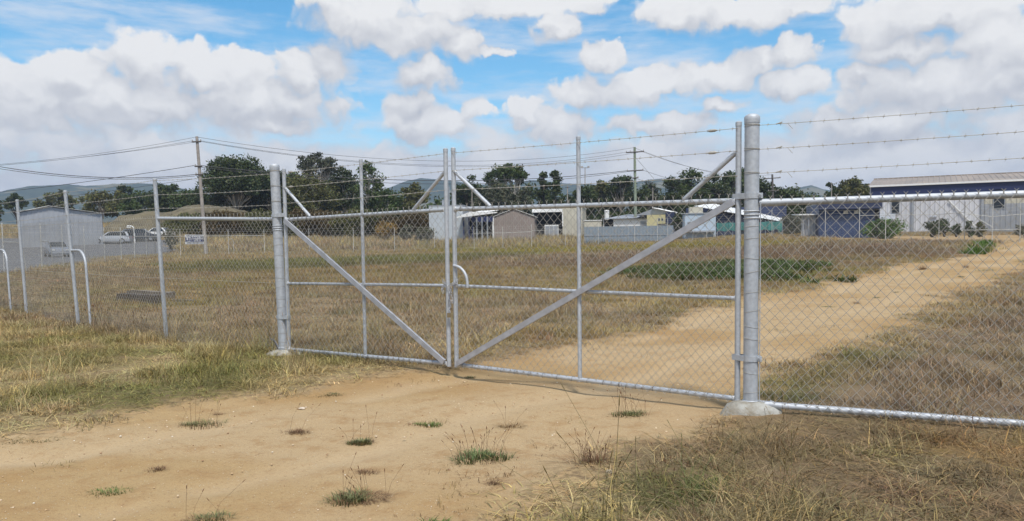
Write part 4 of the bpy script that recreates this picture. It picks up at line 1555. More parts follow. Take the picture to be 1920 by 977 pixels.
PA = at(-250, 322, 60)
h1, h2 = .0, .0
top1 = lambda dz, dx=0: P1t + Vector((dx, -.1, dz))
top2 = lambda dz, dx=0: P2t + Vector((dx, -.1, dz))
cable('topmost thin wire running left from the leaning grey power pole', (top1(-.05), at(-160, 317, 70)), .014, .55)
cable('second thin wire running left from the small crossarm of the leaning pole', (top1(-.42, -.4), at(-160, 319, 70)), .014, .45)
cable('third thin wire running left from the small crossarm of the leaning pole', (top1(-.45, .4), at(-160, 321, 70)), .014, .35)
cable('thick cable sagging in from the left edge to the lower arm of the leaning pole', (top1(-3.6, -.2), at(-120, 288, 66)), .030, 1.0)
cable('paired thinner cable just below the thick sagging one on the left', (top1(-3.75, -.3), at(-120, 293, 66)), .022, .95)
cable('cable dropping leftwards from the middle bracket of the leaning pole', (top1(-2.75, -.3), at(-140, 372, 95)), .026, .35)
cable('lower drop cable crossing behind the fence posts left of the leaning pole', (top1(-4.0, -.2), at(-150, 395, 90)), .018, .3)
cable('topmost thin wire between the leaning pole and the green pole', (top1(-.05), top2(-.05)), .016, 2.0)
cable('second thin wire between the leaning pole and the green pole', (top1(-.42, .4), top2(-.6, -1.0)), .016, 2.0)
cable('third thin wire between the leaning pole and the green pole, lowest of the thin ones', (top1(-.45, .2), top2(-.6, .9)), .016, 2.15)
cable('thick bundled cable between the leaning pole and the lower arm of the green pole', (top1(-2.75, .2), top2(-2.95, -.9)), .034, 1.35)
cable('slightly lower cable beside the thick bundle between the two poles', (top1(-2.9, .2), top2(-3.0, -.4)), .024, 1.62)
cable('upper wire from the green pole down to the distant pole on the right', (top2(-.1), P3t + Vector((-1.2, 0, -.7))), .018, .9)
cable('second wire from the green pole down to the distant pole on the right', (top2(-.6, 1.0), P3t + Vector((0, 0, -.05))), .018, 1.1)
cable('steep stay-like wire from the green pole to its lower side arm', (top2(-1.2), top2(-4.0, 2.4)), .016, .0)
cable('lower wire running right from the green pole behind the trees', (top2(-2.9, 1.0), P3t + Vector((-.8, 0, -3.2))), .020, .8)
cable('lowest wire running right from the green pole side arm', (top2(-4.0, .2), P3t + Vector((.8, 0, -3.4))), .020, .8)


# ------------------------------------------------------------------ parked cars
RUBBER = mat('tyre_rubber', (.02, .02, .02), rough=.9)
RIM = mat('alloy_rim', (.45, .45, .46), rough=.35, metal=.7)
LAMP = mat('lamp_glass', (.6, .6, .58), rough=.15)
TAIL = mat('tail_lamp', (.30, .02, .02), rough=.3)


def car(label, px, d, rz, paint, L=4.5, W=1.78, H=1.46, kind='sedan'):
    p = on(px, d)
    root = empty('parked_car' if kind != 'ute' else 'parked_utility_truck', tuple(p), label, 'car', 'cars parked by the grey shed', rz)
    # side profile (x forward), lower body then greenhouse
    low = [(-.5, .28), (-.5, .62), (-.485, .86), (-.30, .93), (.17, .93), (.46, .80), (.495, .60), (.5, .30)]
    secs = []
    for x, zt in [(-.5, .60), (-.492, .84), (-.46, .90), (-.30, .95), (0, .95), (.18, .94), (.34, .88), (.45, .80), (.49, .64), (.5, .50)]:
        e = .90 if abs(x) > .45 else 1.0
        hw = W / 2 * e
        zb = .24
        secs.append([(x * L, -hw * .94, zb), (x * L, -hw, zb + .2), (x * L, -hw, zt * .72 * H / 1.46), (x * L, -hw * .93, zt * H / 1.46), (x * L, hw * .93, zt * H / 1.46), (x * L, hw, zt * .72 * H / 1.46), (x * L, hw, zb + .2), (x * L, hw * .94, zb)])
    V = [v for s in secs for v in s]; n = 8
    Fc = []
    for i in range(len(secs) - 1):
        for j in range(n):
            j2 = (j + 1) % n
            Fc.append((i * n + j, i * n + j2, (i + 1) * n + j2, (i + 1) * n + j))
    Fc += [tuple(range(n)), tuple((len(secs) - 1) * n + j for j in range(n - 1, -1, -1))]
    mb = MB().add(V, Fc)
    body = mb.build('body', paint, root, smooth=True)
    xr0, xr1, xb0, xb1 = {'sedan': (-.26, .06, -.40, .22), 'wagon': (-.42, .06, -.485, .22), 'ute': (-.06, .12, -.10, .26)}[kind]
    zt, zb = H, .93 * H / 1.46
    hw, ht = W / 2 * .93, W / 2 * .74
    cab = [(xb0 * L, -hw, zb), (xb1 * L, -hw, zb), (xr1 * L, -ht, zt), (xr0 * L, -ht, zt)]
    MB().add([(x, y, z) for x, y, z in cab] + [(x, -y, z) for x, y, z in cab],
             [(0, 1, 2, 3), (7, 6, 5, 4), (1, 5, 6, 2), (0, 3, 7, 4), (3, 2, 6, 7), (0, 4, 5, 1)]).build('cabin', paint, root)
    I = lambda a, b, t: tuple(a[k] + (b[k] - a[k]) * t for k in range(3))
    for sgn in (-1, 1):
        q = [(x, y * sgn * -1 if sgn > 0 else y, z) for x, y, z in cab]
        cen = tuple(sum(v[k] for v in q) / 4 for k in range(3))
        w = [I(v, cen, .16) for v in q]
        w = [(x, y + sgn * .012, z) for x, y, z in w]
        MB().prism(w, (0, -sgn * .008, 0)).build('side_window', GLASS, root)
    for (a, b, dx) in ((1, 2, .015), (0, 3, -.015)):
        q = [cab[a], (cab[a][0], -cab[a][1], cab[a][2]), (cab[b][0], -cab[b][1], cab[b][2]), cab[b]]
        cen = tuple(sum(v[k] for v in q) / 4 for k in range(3))
        w = [I(v, cen, .12) for v in q]
        MB().prism([(x + dx, y, z + .008) for x, y, z in w], (-dx * .4, 0, 0)).build('windscreen' if a == 1 else 'rear_window', GLASS, root)
    if kind == 'ute':
        MB().box(-.5 * L, -.11 * L, -W * .5, W * .5, .80, 1.16).build('tray', paint, root)
    for xx in (-.31 * L, .31 * L):
        for sgn in (-1, 1):
            t_ = MB().tube([(xx, sgn * (W / 2 - .19), .31), (xx, sgn * (W / 2 + .015), .31)], .315, 16).build('tyre', RUBBER, root)
            MB().tube([(xx, sgn * (W / 2 - .02), .31), (xx, sgn * (W / 2 + .022), .31)], .19, 12).build('rim', RIM, t_)
    for sgn in (-1, 1):
        MB().box(.482 * L, .502 * L, sgn * W * .34 - .17, sgn * W * .34 + .17, .60, .74).build('headlight', LAMP, root)
        MB().box(-.505 * L, -.492 * L, sgn * W * .36 - .14, sgn * W * .36 + .14, .66, .82).build('tail_light', TAIL, root)
    MB().box(.485 * L, .512 * L, -W * .42, W * .42, .34, .48).build('bumper', GREYB, root)
    return root


PAINTS = {n: mat('paint_' + n, c, rough=.25, var=.02) for n, c in
          (('silver', (.42, .44, .47)), ('white', (.75, .75, .74)), ('charcoal', (.05, .055, .065)), ('grey', (.20, .22, .26)), ('maroon', (.12, .03, .03)), ('navy', (.03, .04, .09)))}
car('grey hatchback nose-on in front of the grey shed', 106, 74, R(-52), PAINTS['grey'], kind='wagon')
car('white sedan parked nearest the left fence post, right of the grey shed', 296, 104, R(172), PAINTS['white'], L=4.4)
car('grey sedan parked just right of the silver wagon', 240, 102, R(198), PAINTS['grey'], L=4.3)
car('pale silver wagon parked against the right corner of the grey shed', 211, 97, R(190), PAINTS['silver'], kind='wagon')
car('charcoal utility truck behind the grey sedan, between the silver wagon and the white sedan', 262, 100, R(12), PAINTS['charcoal'], L=4.9, kind='ute', H=1.6)
hp = on(248, 97)
dv = empty('loading_arm', tuple(hp), 'white hooked loading arm standing among the parked cars', 'hoist')
zt_ = z_at(250, 424, 97) - hp.z
MB().tube([(0.35, 0, 0), (0.28, 0, zt_ * .6), (.22, 0, zt_ - .15), (0.0, 0, zt_), (-.55, 0, zt_ + .02)], .07, 8).build('arm', WHITE, dv, smooth=True)
MB().tube([(-.55, 0, zt_ + .02), (-.62, 0, zt_ - .1), (-.5, 0, zt_ - .18), (-.1, 0, zt_ - .16)], .05, 8).build('hook', WHITE, dv, smooth=True)


# ------------------------------------------------------------------ hills, mound
def build_hill(name, prof, r0, width, seed, col):
    """prof: (pixel column, pixel row) of the skyline"""
    az = np.array([az_el(p, q)[0] for p, q in prof]); el = np.array([az_el(p, q)[1] for p, q in prof])
    a = np.linspace(az[0], az[-1], 420)
    e = np.interp(a, az, el)
    rs = np.linspace(r0 - width, r0 + width, 60)
    A, Rr = np.meshgrid(a, rs)
    t = (Rr - r0) / width
    shape = np.clip(1 - np.abs(t) ** 1.6, 0, 1)
    x, y = np.sin(A) * Rr, np.cos(A) * Rr
    H = np.tan(np.tile(e, (60, 1))) * r0 + EYE
    z = H * shape * (1 + .10 * (fbm(x * .006, y * .006, seed, 4) - .5) * (1 - shape * .6)) + 10 * (fbm(x * .012, y * .012, seed + 3, 3) - .5) * (1 - shape) - 4
    z = z + 3.2 * fbm(x * .06, y * .06, seed + 5, 3) * shape - 1.6 * shape
    V = np.stack([x, y, z], -1).reshape(-1, 3)
    i, j = np.meshgrid(np.arange(59), np.arange(419), indexing='ij')
    q = np.stack([i * 420 + j, i * 420 + j + 1, (i + 1) * 420 + j + 1, (i + 1) * 420 + j], -1).reshape(-1, 4)
    me = fast_mesh(name, V, quads=q)
    me.polygons.foreach_set("use_smooth", np.ones(len(q), bool))
    m = bpy.data.materials.new(name + '_cover'); m.use_nodes = True
    k = NT(m.node_tree); b = m.node_tree.nodes['Principled BSDF']
    pos = k.n('ShaderNodeNewGeometry').outputs['Position']
    n1 = k.noise(pos, .006, 6, .6); n2 = k.noise(pos, .05, 5, .7)
    c = k.mix(k.ramp(n2, .35, .65), (.018, .032, .016), (.045, .06, .028))
    c = k.mix(k.ramp(n1, .56, .64), c, (.14, .13, .07))
    k.put(b.inputs['Base Color'], c); b.inputs['Roughness'].default_value = 1
    b.inputs['Specular IOR Level'].default_value = 0
    tag(link(name, me, None, m), kind='structure')


build_hill('hill', [(-330, 392), (-200, 380), (-100, 372), (-20, 362), (10, 354), (58, 346), (130, 343), (160, 346), (200, 343), (250, 340), (300, 341), (330, 347), (360, 356), (400, 366), (470, 385), (560, 410)], 1950, 420, 71, 0)
build_hill('hill', [(560, 408), (640, 385), (700, 362), (735, 348), (762, 337), (790, 332), (815, 333), (850, 336), (900, 345), (960, 340), (1000, 336), (1060, 341), (1110, 342), (1150, 345), (1200, 338), (1240, 333), (1300, 336), (1380, 352), (1450, 362), (1540, 378), (1620, 400)], 1900, 400, 81, 0)
build_hill('hill', [(1380, 395), (1450, 372), (1485, 352), (1520, 344), (1545, 352), (1590, 356), (1630, 345), (1660, 331), (1700, 333), (1740, 345), (1850, 352), (2000, 346), (2200, 360), (2400, 390)], 2050, 420, 91, 0)


def mound():
    pts = [(215, 411), (258, 400), (285, 395), (312, 401), (332, 396), (354, 389), (400, 386), (440, 390), (468, 400), (505, 413)]
    d0 = 122
    xs = [at(px, py, d0).x for px, py in pts]; zs = [at(px, py, d0).z for px, py in pts]
    X = np.linspace(xs[0], xs[-1], 120); Zt = np.interp(X, xs, zs)
    yy = np.linspace(-9, 9, 30)
    XX, YY = np.meshgrid(X, yy)
    yw = d0 + YY
    g0 = gz(XX, yw)
    sh = np.clip(1 - (np.abs(YY) / 9) ** 1.8, 0, 1) * np.clip(np.minimum(np.arange(120), 119 - np.arange(120)) / 10, 0, 1)
    Z = g0 - .15 + (np.tile(Zt, (30, 1)) - g0 + .15) * sh + (fbm(XX * .6, yw * .6, 101, 4) - .5) * 1.1 * sh
    V = np.stack([XX, yw, Z], -1).reshape(-1, 3)
    i, j = np.meshgrid(np.arange(29), np.arange(119), indexing='ij')
    q = np.stack([i * 120 + j, i * 120 + j + 1, (i + 1) * 120 + j + 1, (i + 1) * 120 + j], -1).reshape(-1, 4)
    me = fast_mesh('earth_mound', V, quads=q)
    me.polygons.foreach_set("use_smooth", np.ones(len(q), bool))
    m = mat('mound_earth', (.125, .105, .062), rough=1, var=.3, nscale=.5, col2=(.075, .062, .038), bump=1, bscale=2)
    o = link('earth_mound', me, None, m)
    tag(o, kind='structure')


mound()

# ------------------------------------------------------------------ trees and shrubs
BARKS = {'pale': mat('pale_bark', (.46, .42, .36), rough=.9, var=.25, nscale=2), 'grey': mat('grey_bark', (.20, .18, .155), rough=.9, var=.25, nscale=2),
         'dark': mat('dark_bark', (.075, .062, .05), rough=.95, var=.25, nscale=2)}
LEAVES = {n: leaf_mat('leaves_' + n, c, trans=.22, rough=.55) for n, c in
          (('dark', (.058, .080, .030)), ('mid', (.072, .104, .036)), ('olive', (.105, .112, .042)), ('grey', (.078, .088, .056)), ('bright', (.070, .115, .030)),
           ('brown', (.10, .075, .032)), ('gold', (.27, .19, .065)), ('sage', (.12, .125, .085)), ('vivid', (.075, .14, .032)))}


def rand_dir(rng, n):
    v = rng.normal(size=(n, 3))
    return v / np.linalg.norm(v, axis=1, keepdims=True)


def leaf_cloud(rng, centres, radii, per, size, shade):
    """rhombic leaves spread through each clump; returns verts, quads, colours"""
    Vs, Cs = [], []
    for c, r, sh in zip(centres, radii, shade):
        n = int(per * rng.uniform(.8, 1.2))
        p = rand_dir(rng, n) * (rng.random((n, 1)) ** .42)
        # lumpy outline
        p *= (1 + .35 * np.sin(p[:, :1] * 7 + c[0]) * np.cos(p[:, 2:] * 6 + c[1]))
        p = p * np.array(r) + np.array(c)
        nrm = rand_dir(rng, n) + np.array([0, 0, .45]); nrm /= np.linalg.norm(nrm, axis=1, keepdims=True)
        u = np.cross(nrm, rand_dir(rng, n)); u /= np.linalg.norm(u, axis=1, keepdims=True) + 1e-9
        w = np.cross(nrm, u)
        L = size * rng.uniform(.6, 1.5, (n, 1)); Wd = L * rng.uniform(.38, .6, (n, 1))
        V = np.stack([p - u * L * .5, p + w * Wd * .5, p + u * L * .5, p - w * Wd * .5], 1)
        b = sh * rng.uniform(.6, 1.4, (n, 1))
        col = np.concatenate([b * rng.uniform(.88, 1.22, (n, 1)), b, b * rng.uniform(.75, 1.1, (n, 1)), np.ones((n, 1))], 1)
        Vs.append(V.reshape(-1, 3)); Cs.append(np.repeat(col, 4, 0))
    V = np.concatenate(Vs); Cc = np.concatenate(Cs)
    return V, np.arange(len(V)).reshape(-1, 4), Cc


def tree(label, x0, x1, ytop, d, kind='dense', leaf='dark', bark='grey', seed=0, group='trees beyond the far fence', name=None, cat='tree', amount=1.0, ybase=None, crown_base=None, nclump=None, lsize=None, lean=0.0):
    rng = np.random.default_rng(1000 + seed)
    cx = (x0 + x1) / 2
    base = on(cx, d)
    if ybase is not None:
        base.z = at(cx, ybase, d).z
    H = at(cx, ytop, d).z - base.z
    W = (x1 - x0) / F * d
    root = empty(name or {'gum': 'gum_tree', 'airy': 'gum_tree', 'cone': 'conifer_tree', 'dense': 'broadleaf_tree', 'bush': 'shrub'}[kind], tuple(base), label, cat, group)
    cb = crown_base if crown_base is not None else {'gum': .42, 'airy': .48, 'cone': .10, 'dense': .12, 'bush': .02}[kind]
    zc, rz, rx = H * (cb + 1) / 2, H * (1 - cb) / 2, W / 2
    n = nclump or {'gum': 30, 'airy': 34, 'cone': 36, 'dense': 44, 'bush': 12}[kind]
    cen, rad, sh = [], [], []
    for i in range(n):
        if kind == 'cone':
            h = rng.random() ** 1.25
            a = rng.uniform(0, 6.283)
            rr = rx * (1 - h) ** .5 * rng.uniform(.5, .95)
            c = (math.cos(a) * rr, math.sin(a) * rr, H * (cb + (1 - cb) * h * .95))
            r = rx * (.34 + .30 * (1 - h)) * rng.uniform(.75, 1.2)
            rv = (r, r, r * .85)
        else:
            v = rand_dir(rng, 1)[0]
            if kind in ('gum', 'airy'):
                v[2] = abs(v[2]) * .95 - (.30 if rng.random() < .35 else 0.02)
            k = rng.uniform(.45, .86) if kind != 'airy' else rng.uniform(.55, .9)
            c = (v[0] * rx * k, v[1] * rx * k, zc + v[2] * rz * min(k * 1.05, .92))
            r = {'gum': .23, 'airy': .15, 'dense': .24, 'bush': .38}[kind] * min(W, H * 1.1) * rng.uniform(.65, 1.25) * (.8 if kind == 'dense' else 1) * .82
            rv = (r, r, r * (.62 if kind in ('gum', 'airy') else .75))
        # keep inside the outline of the crown
        top_ = H * .995 - rv[2]
        c = (max(-rx + rv[0] * .8, min(rx - rv[0] * .8, c[0])) + lean * c[2], c[1], max(min(c[2], top_), rv[2] * .5))
        cen.append(c); rad.append(rv); sh.append(rng.uniform(.78, 1.25))
    kz = max(c[2] + r[2] * .96 for c, r in zip(cen, rad))
    kx = max(abs(c[0] - lean * c[2]) + r[0] * .85 for c, r in zip(cen, rad))
    cen = [(c[0] * rx / kx, c[1] * rx / kx, c[2] * H / kz) for c in cen]
    rad = [(r[0] * min(1.25, rx / kx), r[1] * min(1.25, rx / kx), r[2] * min(1.2, H / kz)) for r in rad]
    size = lsize or max(.22, d * .0030)
    vol = sum(r[0] * r[2] for r in rad)
    per = int(min(760, max(80, vol / n * 7.0 / (size * size * .25) * amount)))
    V, Q, Cc = leaf_cloud(rng, cen, rad, per, size, sh)
    me = fast_mesh('crown', V, quads=Q)
    fattr(me, 'bl', Cc, 'FLOAT_COLOR')
    o = link('crown' if kind != 'bush' else 'foliage', me, root, LEAVES[leaf])
    o['kind'] = 'stuff' if False else 'thing'
    del o['kind']
    # trunk and limbs in one tapering mesh
    mb = MB()
    if kind == 'bush':
        for c in cen[:5]:
            mb.tube([(c[0] * .1, c[1] * .1, -.1), (c[0] * .5, c[1] * .5, c[2] * .6), c], [.05, .035, .01], 5)
        mb.build('stem', BARKS[bark], root)
    else:
        tr = max(.10, H * .022)
        fork = H * {'gum': .30, 'airy': .34, 'cone': .9, 'dense': .35}[kind]
        bx, by = rng.normal(0, .02 * H), rng.normal(0, .02 * H)
        mb.tube([(0, 0, -.4), (bx * .5, by * .5, fork * .5), (bx + lean * fork, by, fork)], [tr * 1.35, tr, tr * .8], 9)
        order = list(range(n)); rng.shuffle(order)
        for q, i in enumerate(order[:int(n * .75)]):
            c = Vector(cen[i])
            f = rng.uniform(.55, 1.0)
            st = Vector((bx * f, by * f, fork * f))
            if kind == 'cone':
                st = Vector((0, 0, max(.1, c.z * .9)))
            mid = st.lerp(c, .5) + Vector((rng.normal(0, .05 * W), rng.normal(0, .05 * W), (c.z - st.z) * .12))
            r0 = tr * rng.uniform(.35, .75)
            mb.tube([st, st.lerp(mid, .55) + Vector((0, 0, .02 * H)), mid, c], [r0, r0 * .75, r0 * .55, r0 * .18], 6)
            for _ in range(2):
                e = c + Vector((rng.normal(0, rad[i][0] * .6), rng.normal(0, rad[i][0] * .6), rng.uniform(-.2, .7) * rad[i][2]))
                mb.tube([mid.lerp(c, .5), e], [r0 * .3, r0 * .08], 4)
        mb.build('trunk', BARKS[bark], root)
    return root


T = tree
T('small dark tree at the far left edge of the distant field', -22, 9, 372, 190, 'dense', 'dark', 'dark', 1)
T('dark round-topped tree left of the grey shed roof', 12, 54, 362, 185, 'gum', 'dark', 'dark', 2, crown_base=.25)
T('olive green tree rising behind the left end of the grey shed', 70, 122, 360, 195, 'dense', 'olive', 'grey', 3, crown_base=.04)
T('olive tree with a rounded top just left of the second fence post', 104, 146, 356, 200, 'dense', 'olive', 'grey', 4, crown_base=.04)
T('broad brownish bushy tree behind the grey shed roof', 142, 244, 356, 160, 'dense', 'olive', 'grey', 5, crown_base=.03)
T('taller green gum poking up above the brownish bushy tree', 222, 256, 345, 172, 'gum', 'mid', 'grey', 6, crown_base=.15)
T('dark green bushy tree between the taller gum and the third fence post', 226, 300, 358, 158, 'dense', 'mid', 'dark', 7, crown_base=.03)
T('dark rounded tree just right of the third fence post', 278, 356, 344, 150, 'dense', 'dark', 'dark', 8, crown_base=.05)
T('low green tree left of the leaning power pole', 318, 392, 354, 146, 'dense', 'mid', 'dark', 9, crown_base=.05)
T('big spreading gum with bare pale limbs right of the leaning pole', 384, 508, 289, 132, 'gum', 'dark', 'pale', 10, crown_base=.12, nclump=66)
T('dark full tree filling the gap between the big gum and the left gate post', 448, 548, 316, 140, 'dense', 'dark', 'dark', 50, crown_base=.02)
T('dark full tree between the left gate post and the airy gum', 512, 604, 322, 142, 'dense', 'mid', 'dark', 51, crown_base=.02)
T('dark bushy tree low behind the leaning power pole', 350, 420, 350, 142, 'dense', 'dark', 'dark', 52, crown_base=.02)
T('low dark understorey tree beneath the big spreading gum', 392, 470, 338, 134, 'dense', 'olive', 'pale', 11, crown_base=.03)
T('dark tree directly behind the left gate post', 470, 560, 320, 138, 'dense', 'dark', 'pale', 12, crown_base=.08)
T('tall airy gum with a greyish see-through crown', 556, 640, 285, 130, 'airy', 'grey', 'pale', 13, crown_base=.40, nclump=44)
T('bushy grey-limbed tree below the airy gum', 528, 640, 322, 126, 'dense', 'olive', 'pale', 14, crown_base=.10, amount=.75)
T('green tree between the airy gum and the left leaf middle post', 615, 684, 310, 134, 'dense', 'dark', 'pale', 15, crown_base=.10)
T('dark green tree with a pointed top right of the left leaf middle post', 664, 722, 301, 124, 'dense', 'mid', 'pale', 16, crown_base=.10)
T('low green tree stepping down right of the pointed tree', 690, 760, 352, 122, 'dense', 'mid', 'pale', 17, crown_base=.04)
T('dark round gum standing in front of the middle hill', 748, 806, 341, 140, 'gum', 'olive', 'dark', 18, crown_base=.18)
T('low olive tree in front of the dark round gum', 735, 800, 376, 124, 'dense', 'olive', 'dark', 19, crown_base=.02)
T('light olive bushy tree left of the meeting stiles', 796, 842, 373, 128, 'dense', 'bright', 'dark', 20, crown_base=.03)
T('dark tree right behind the meeting stiles of the gate', 848, 912, 328, 140, 'dense', 'dark', 'dark', 21, crown_base=.08)
T('tall gum with two puffy heads above the tan shed', 903, 962, 309, 138, 'gum', 'mid', 'pale', 22, crown_base=.35)
T('tallest green gum above the beige shed', 932, 992, 304, 134, 'gum', 'mid', 'pale', 23, crown_base=.40)
T('dense grey-green tree mass just above the tan shed roof', 884, 1006, 343, 126, 'dense', 'grey', 'pale', 24, crown_base=.05)
T('slim dark conifer left of the pair above the beige shed', 1004, 1036, 323, 138, 'cone', 'dark', 'dark', 25)
T('broader dark conifer of the pair above the beige shed', 1022, 1062, 319, 134, 'cone', 'dark', 'dark', 26)
T('dark tree behind the middle post of the right gate leaf', 1070, 1122, 345, 146, 'dense', 'dark', 'grey', 27)
T('low tree between the middle post and the green pole', 1100, 1150, 338, 152, 'gum', 'olive', 'grey', 28, crown_base=.2)
T('dark green rounded tree just left of the green power pole', 1138, 1192, 328, 146, 'gum', 'dark', 'grey', 29, crown_base=.22)
T('greyish dark tree just right of the green power pole', 1192, 1246, 338, 150, 'dense', 'grey', 'grey', 30)
T('broad dark green tree in the middle of the right-hand belt', 1236, 1300, 330, 142, 'dense', 'dark', 'dark', 31)
T('tall dark green tree behind the right leaf top brace', 1262, 1336, 315, 136, 'dense', 'mid', 'dark', 32)
T('dark tree under the right leaf top brace', 1318, 1374, 324, 138, 'dense', 'dark', 'dark', 33)
T('umbrella-crowned gum just left of the thick gate post', 1350, 1420, 313, 142, 'gum', 'mid', 'pale', 34, crown_base=.45)
T('dark tree right behind the thick gate post', 1370, 1452, 330, 134, 'dense', 'dark', 'dark', 35)
T('rounded dark fig-like tree right of the thick gate post', 1436, 1522, 346, 128, 'dense', 'dark', 'dark', 36, crown_base=.04, nclump=60)
T('low dark tree left of the warehouse', 1534, 1584, 343, 136, 'dense', 'dark', 'dark', 37)
T('broad dark tree touching the left end of the warehouse roof', 1560, 1646, 331, 132, 'dense', 'olive', 'dark', 38, crown_base=.05, nclump=56)
for i, (a, b, y) in enumerate(((1100, 1180, 395), (1165, 1240, 388), (1265, 1345, 380), (1480, 1560, 398))):
    T(('low dark scrub tree behind the white hut', 'low dark scrub tree behind the yellow hut', 'low dark scrub tree behind the navy workshop', 'low dark scrub tree behind the white lean-to')[i], a, b, y, 118, 'dense', 'dark', 'dark', 60 + i, crown_base=.0)
S = lambda *a, **k: tree(*a, kind='bush', cat='shrub', **k)
HG = 'brown scrub along the foot of the tree belt'
for i, (a, b, y, lb) in enumerate(((330, 392, 402, 'low brownish scrub directly behind the leaning power pole'), (388, 440, 398, 'olive scrub bush at the right foot of the earth mound'),
        (432, 492, 401, 'low brown scrub just left of the left gate post'), (486, 548, 398, 'brown scrub bush right behind the left gate post'),
        (540, 600, 396, 'low olive scrub under the hinge end of the left leaf'), (594, 650, 399, 'brown scrub below the airy gum'),
        (640, 700, 397, 'brown scrub behind the middle post of the left leaf'), (745, 800, 402, 'low olive scrub left of the pale grey shed'), (690, 725, 404, 'small brown scrub bush beside the golden bush'))):
    S(lb, a - 24, b + 24, y - 3, 107 + (i % 3), leaf='brown' if i % 3 else 'olive', bark='dark', seed=100 + i, group=HG, lsize=.24, nclump=34)


def thicket():
    """far wood behind the single trees: reads as one dark mass"""
    prof = [(376, 362), (460, 335), (560, 328), (640, 324), (700, 336), (735, 376), (800, 388), (850, 348), (1000, 342), (1060, 362), (1130, 346), (1200, 346),
            (1240, 342), (1400, 336), (1520, 360), (1560, 350), (1660, 352)]
    rng = np.random.default_rng(77)
    cen, rad, sh = [], [], []
    for q in range(680):
        px = rng.uniform(376, 1660); d = rng.uniform(146, 162)
        b = on(px, d)
        py = np.interp(px, [p[0] for p in prof], [p[1] for p in prof]) + rng.uniform(0, 8)
        h = max(1.5, at(px, py, d).z - b.z)
        f = rng.random() ** .7
        r = rng.uniform(1.0, 2.0)
        cen.append((b.x, b.y, b.z + max(.5, h * f - r * .6))); rad.append((r, r, r * .8)); sh.append(rng.uniform(.75, 1.2))
    V, Q, Cc = leaf_cloud(rng, cen, rad, 120, .62, sh)
    me = fast_mesh('distant_wood', V, quads=Q)
    fattr(me, 'bl', Cc, 'FLOAT_COLOR')
    tag(link('distant_wood', me, None, LEAVES['dark']), 'dark distant wood that closes the gaps behind the tree belt', 'wood', None, 'stuff')


thicket()
S('golden dry bush beyond the back fence, left of the grey shed', 706, 746, 413, 100, leaf='gold', bark='dark', seed=120, group=None, lsize=.22)
S('grey-green bush at the foot of the pale grey shed', 778, 814, 424, 93, leaf='sage', bark='dark', seed=121, group=None, lsize=.2)
S('small bush left of the grey-green bush beyond the fence', 748, 778, 421, 96, leaf='sage', bark='dark', seed=122, group=None, lsize=.2)
S('small rounded dark green tree beside the yellow hut', 1258, 1288, 398, 88, leaf='dark', bark='dark', seed=123, group=None, lsize=.2, ybase=436)
S('wide dark green bush in front of the white warehouse', 1614, 1698, 409, 61, leaf='vivid', bark='dark', seed=124, group=None, lsize=.17, nclump=22)
S('scraggly green shrub against the middle of the warehouse wall', 1733, 1762, 414, 63, leaf='dark', bark='dark', seed=125, group=None, lsize=.17, amount=.6)
S('taller scraggly shrub right beside it against the warehouse wall', 1757, 1784, 409, 64, leaf='dark', bark='dark', seed=126, group=None, lsize=.17, amount=.5)
S('small shrub low against the warehouse wall right of the scraggly pair', 1784, 1800, 419, 63, leaf='mid', bark='dark', seed=127, group=None, lsize=.15)
S('dark little shrub inside the far gate by the warehouse', 1808, 1826, 413, 62, leaf='dark', bark='dark', seed=128, group=None, lsize=.15)
S('brownish shrub behind the far gate by the warehouse', 1826, 1846, 415, 62, leaf='olive', bark='dark', seed=129, group=None, lsize=.15)
S('low green bush at the right frame edge below the warehouse', 1900, 1950, 420, 60, leaf='sage', bark='dark', seed=130, group=None, lsize=.16)
S('greyish brush pile mound behind the white lean-to', 1462, 1508, 402, 78, leaf='sage', bark='dark', seed=131, group=None, lsize=.18)
S('grey scrap-like thicket between the white sedan and the leaning pole', 304, 336, 428, 84, leaf='sage', bark='grey', seed=132, group=None, lsize=.2, amount=.5)


# ------------------------------------------------------------------ grass: instanced tufts
def blades(rng, n, radius, h0, h1, w, lean=.5, bend=.5, dry=.3, flat=0.0, radial=0.0, bv=(.42, 1.5)):
    """n curved blades; verts (5 each), tris, colour"""
    a = rng.uniform(0, 6.283, n); rr = radius * np.sqrt(rng.random(n))
    px, py = rr * np.cos(a), rr * np.sin(a)
    d = rng.uniform(0, 6.283, n) if not radial else a + rng.normal(0, .55, n)
    h = rng.uniform(h0, h1, n)
    l1 = rng.uniform(.1, lean, n) * h; l2 = l1 + rng.uniform(.1, bend + .1, n) * h
    ux, uy = np.cos(d), np.sin(d)
    wx, wy = -uy * w * .5, ux * w * .5
    V = np.zeros((n, 5, 3))
    V[:, 0] = np.stack([px - wx, py - wy, np.full(n, -.02)], 1)
    V[:, 1] = np.stack([px + wx, py + wy, np.full(n, -.02)], 1)
    mx, my, mz = px + ux * l1 * .8, py + uy * l1 * .8, h * (.62 - flat * .3)
    V[:, 2] = np.stack([mx + wx * .75, my + wy * .75, mz], 1)
    V[:, 3] = np.stack([mx - wx * .75, my - wy * .75, mz], 1)
    V[:, 4] = np.stack([px + ux * l2, py + uy * l2, h * (1 - flat * .6)], 1)
    i = np.arange(n)[:, None] * 5
    T_ = np.concatenate([np.concatenate([i, i + 1, i + 2], 1), np.concatenate([i, i + 2, i + 3], 1), np.concatenate([i + 3, i + 2, i + 4], 1)])
    b = rng.uniform(bv[0], bv[1], (n, 1))
    warm = (rng.random((n, 1)) < dry) * rng.uniform(.05, .40, (n, 1))
    col = np.concatenate([b * (1 + warm), b * (1 + warm * .6), b * (1 - warm * .1), np.ones((n, 1))], 1)
    return V.reshape(-1, 3), T_, np.repeat(col, 5, 0)


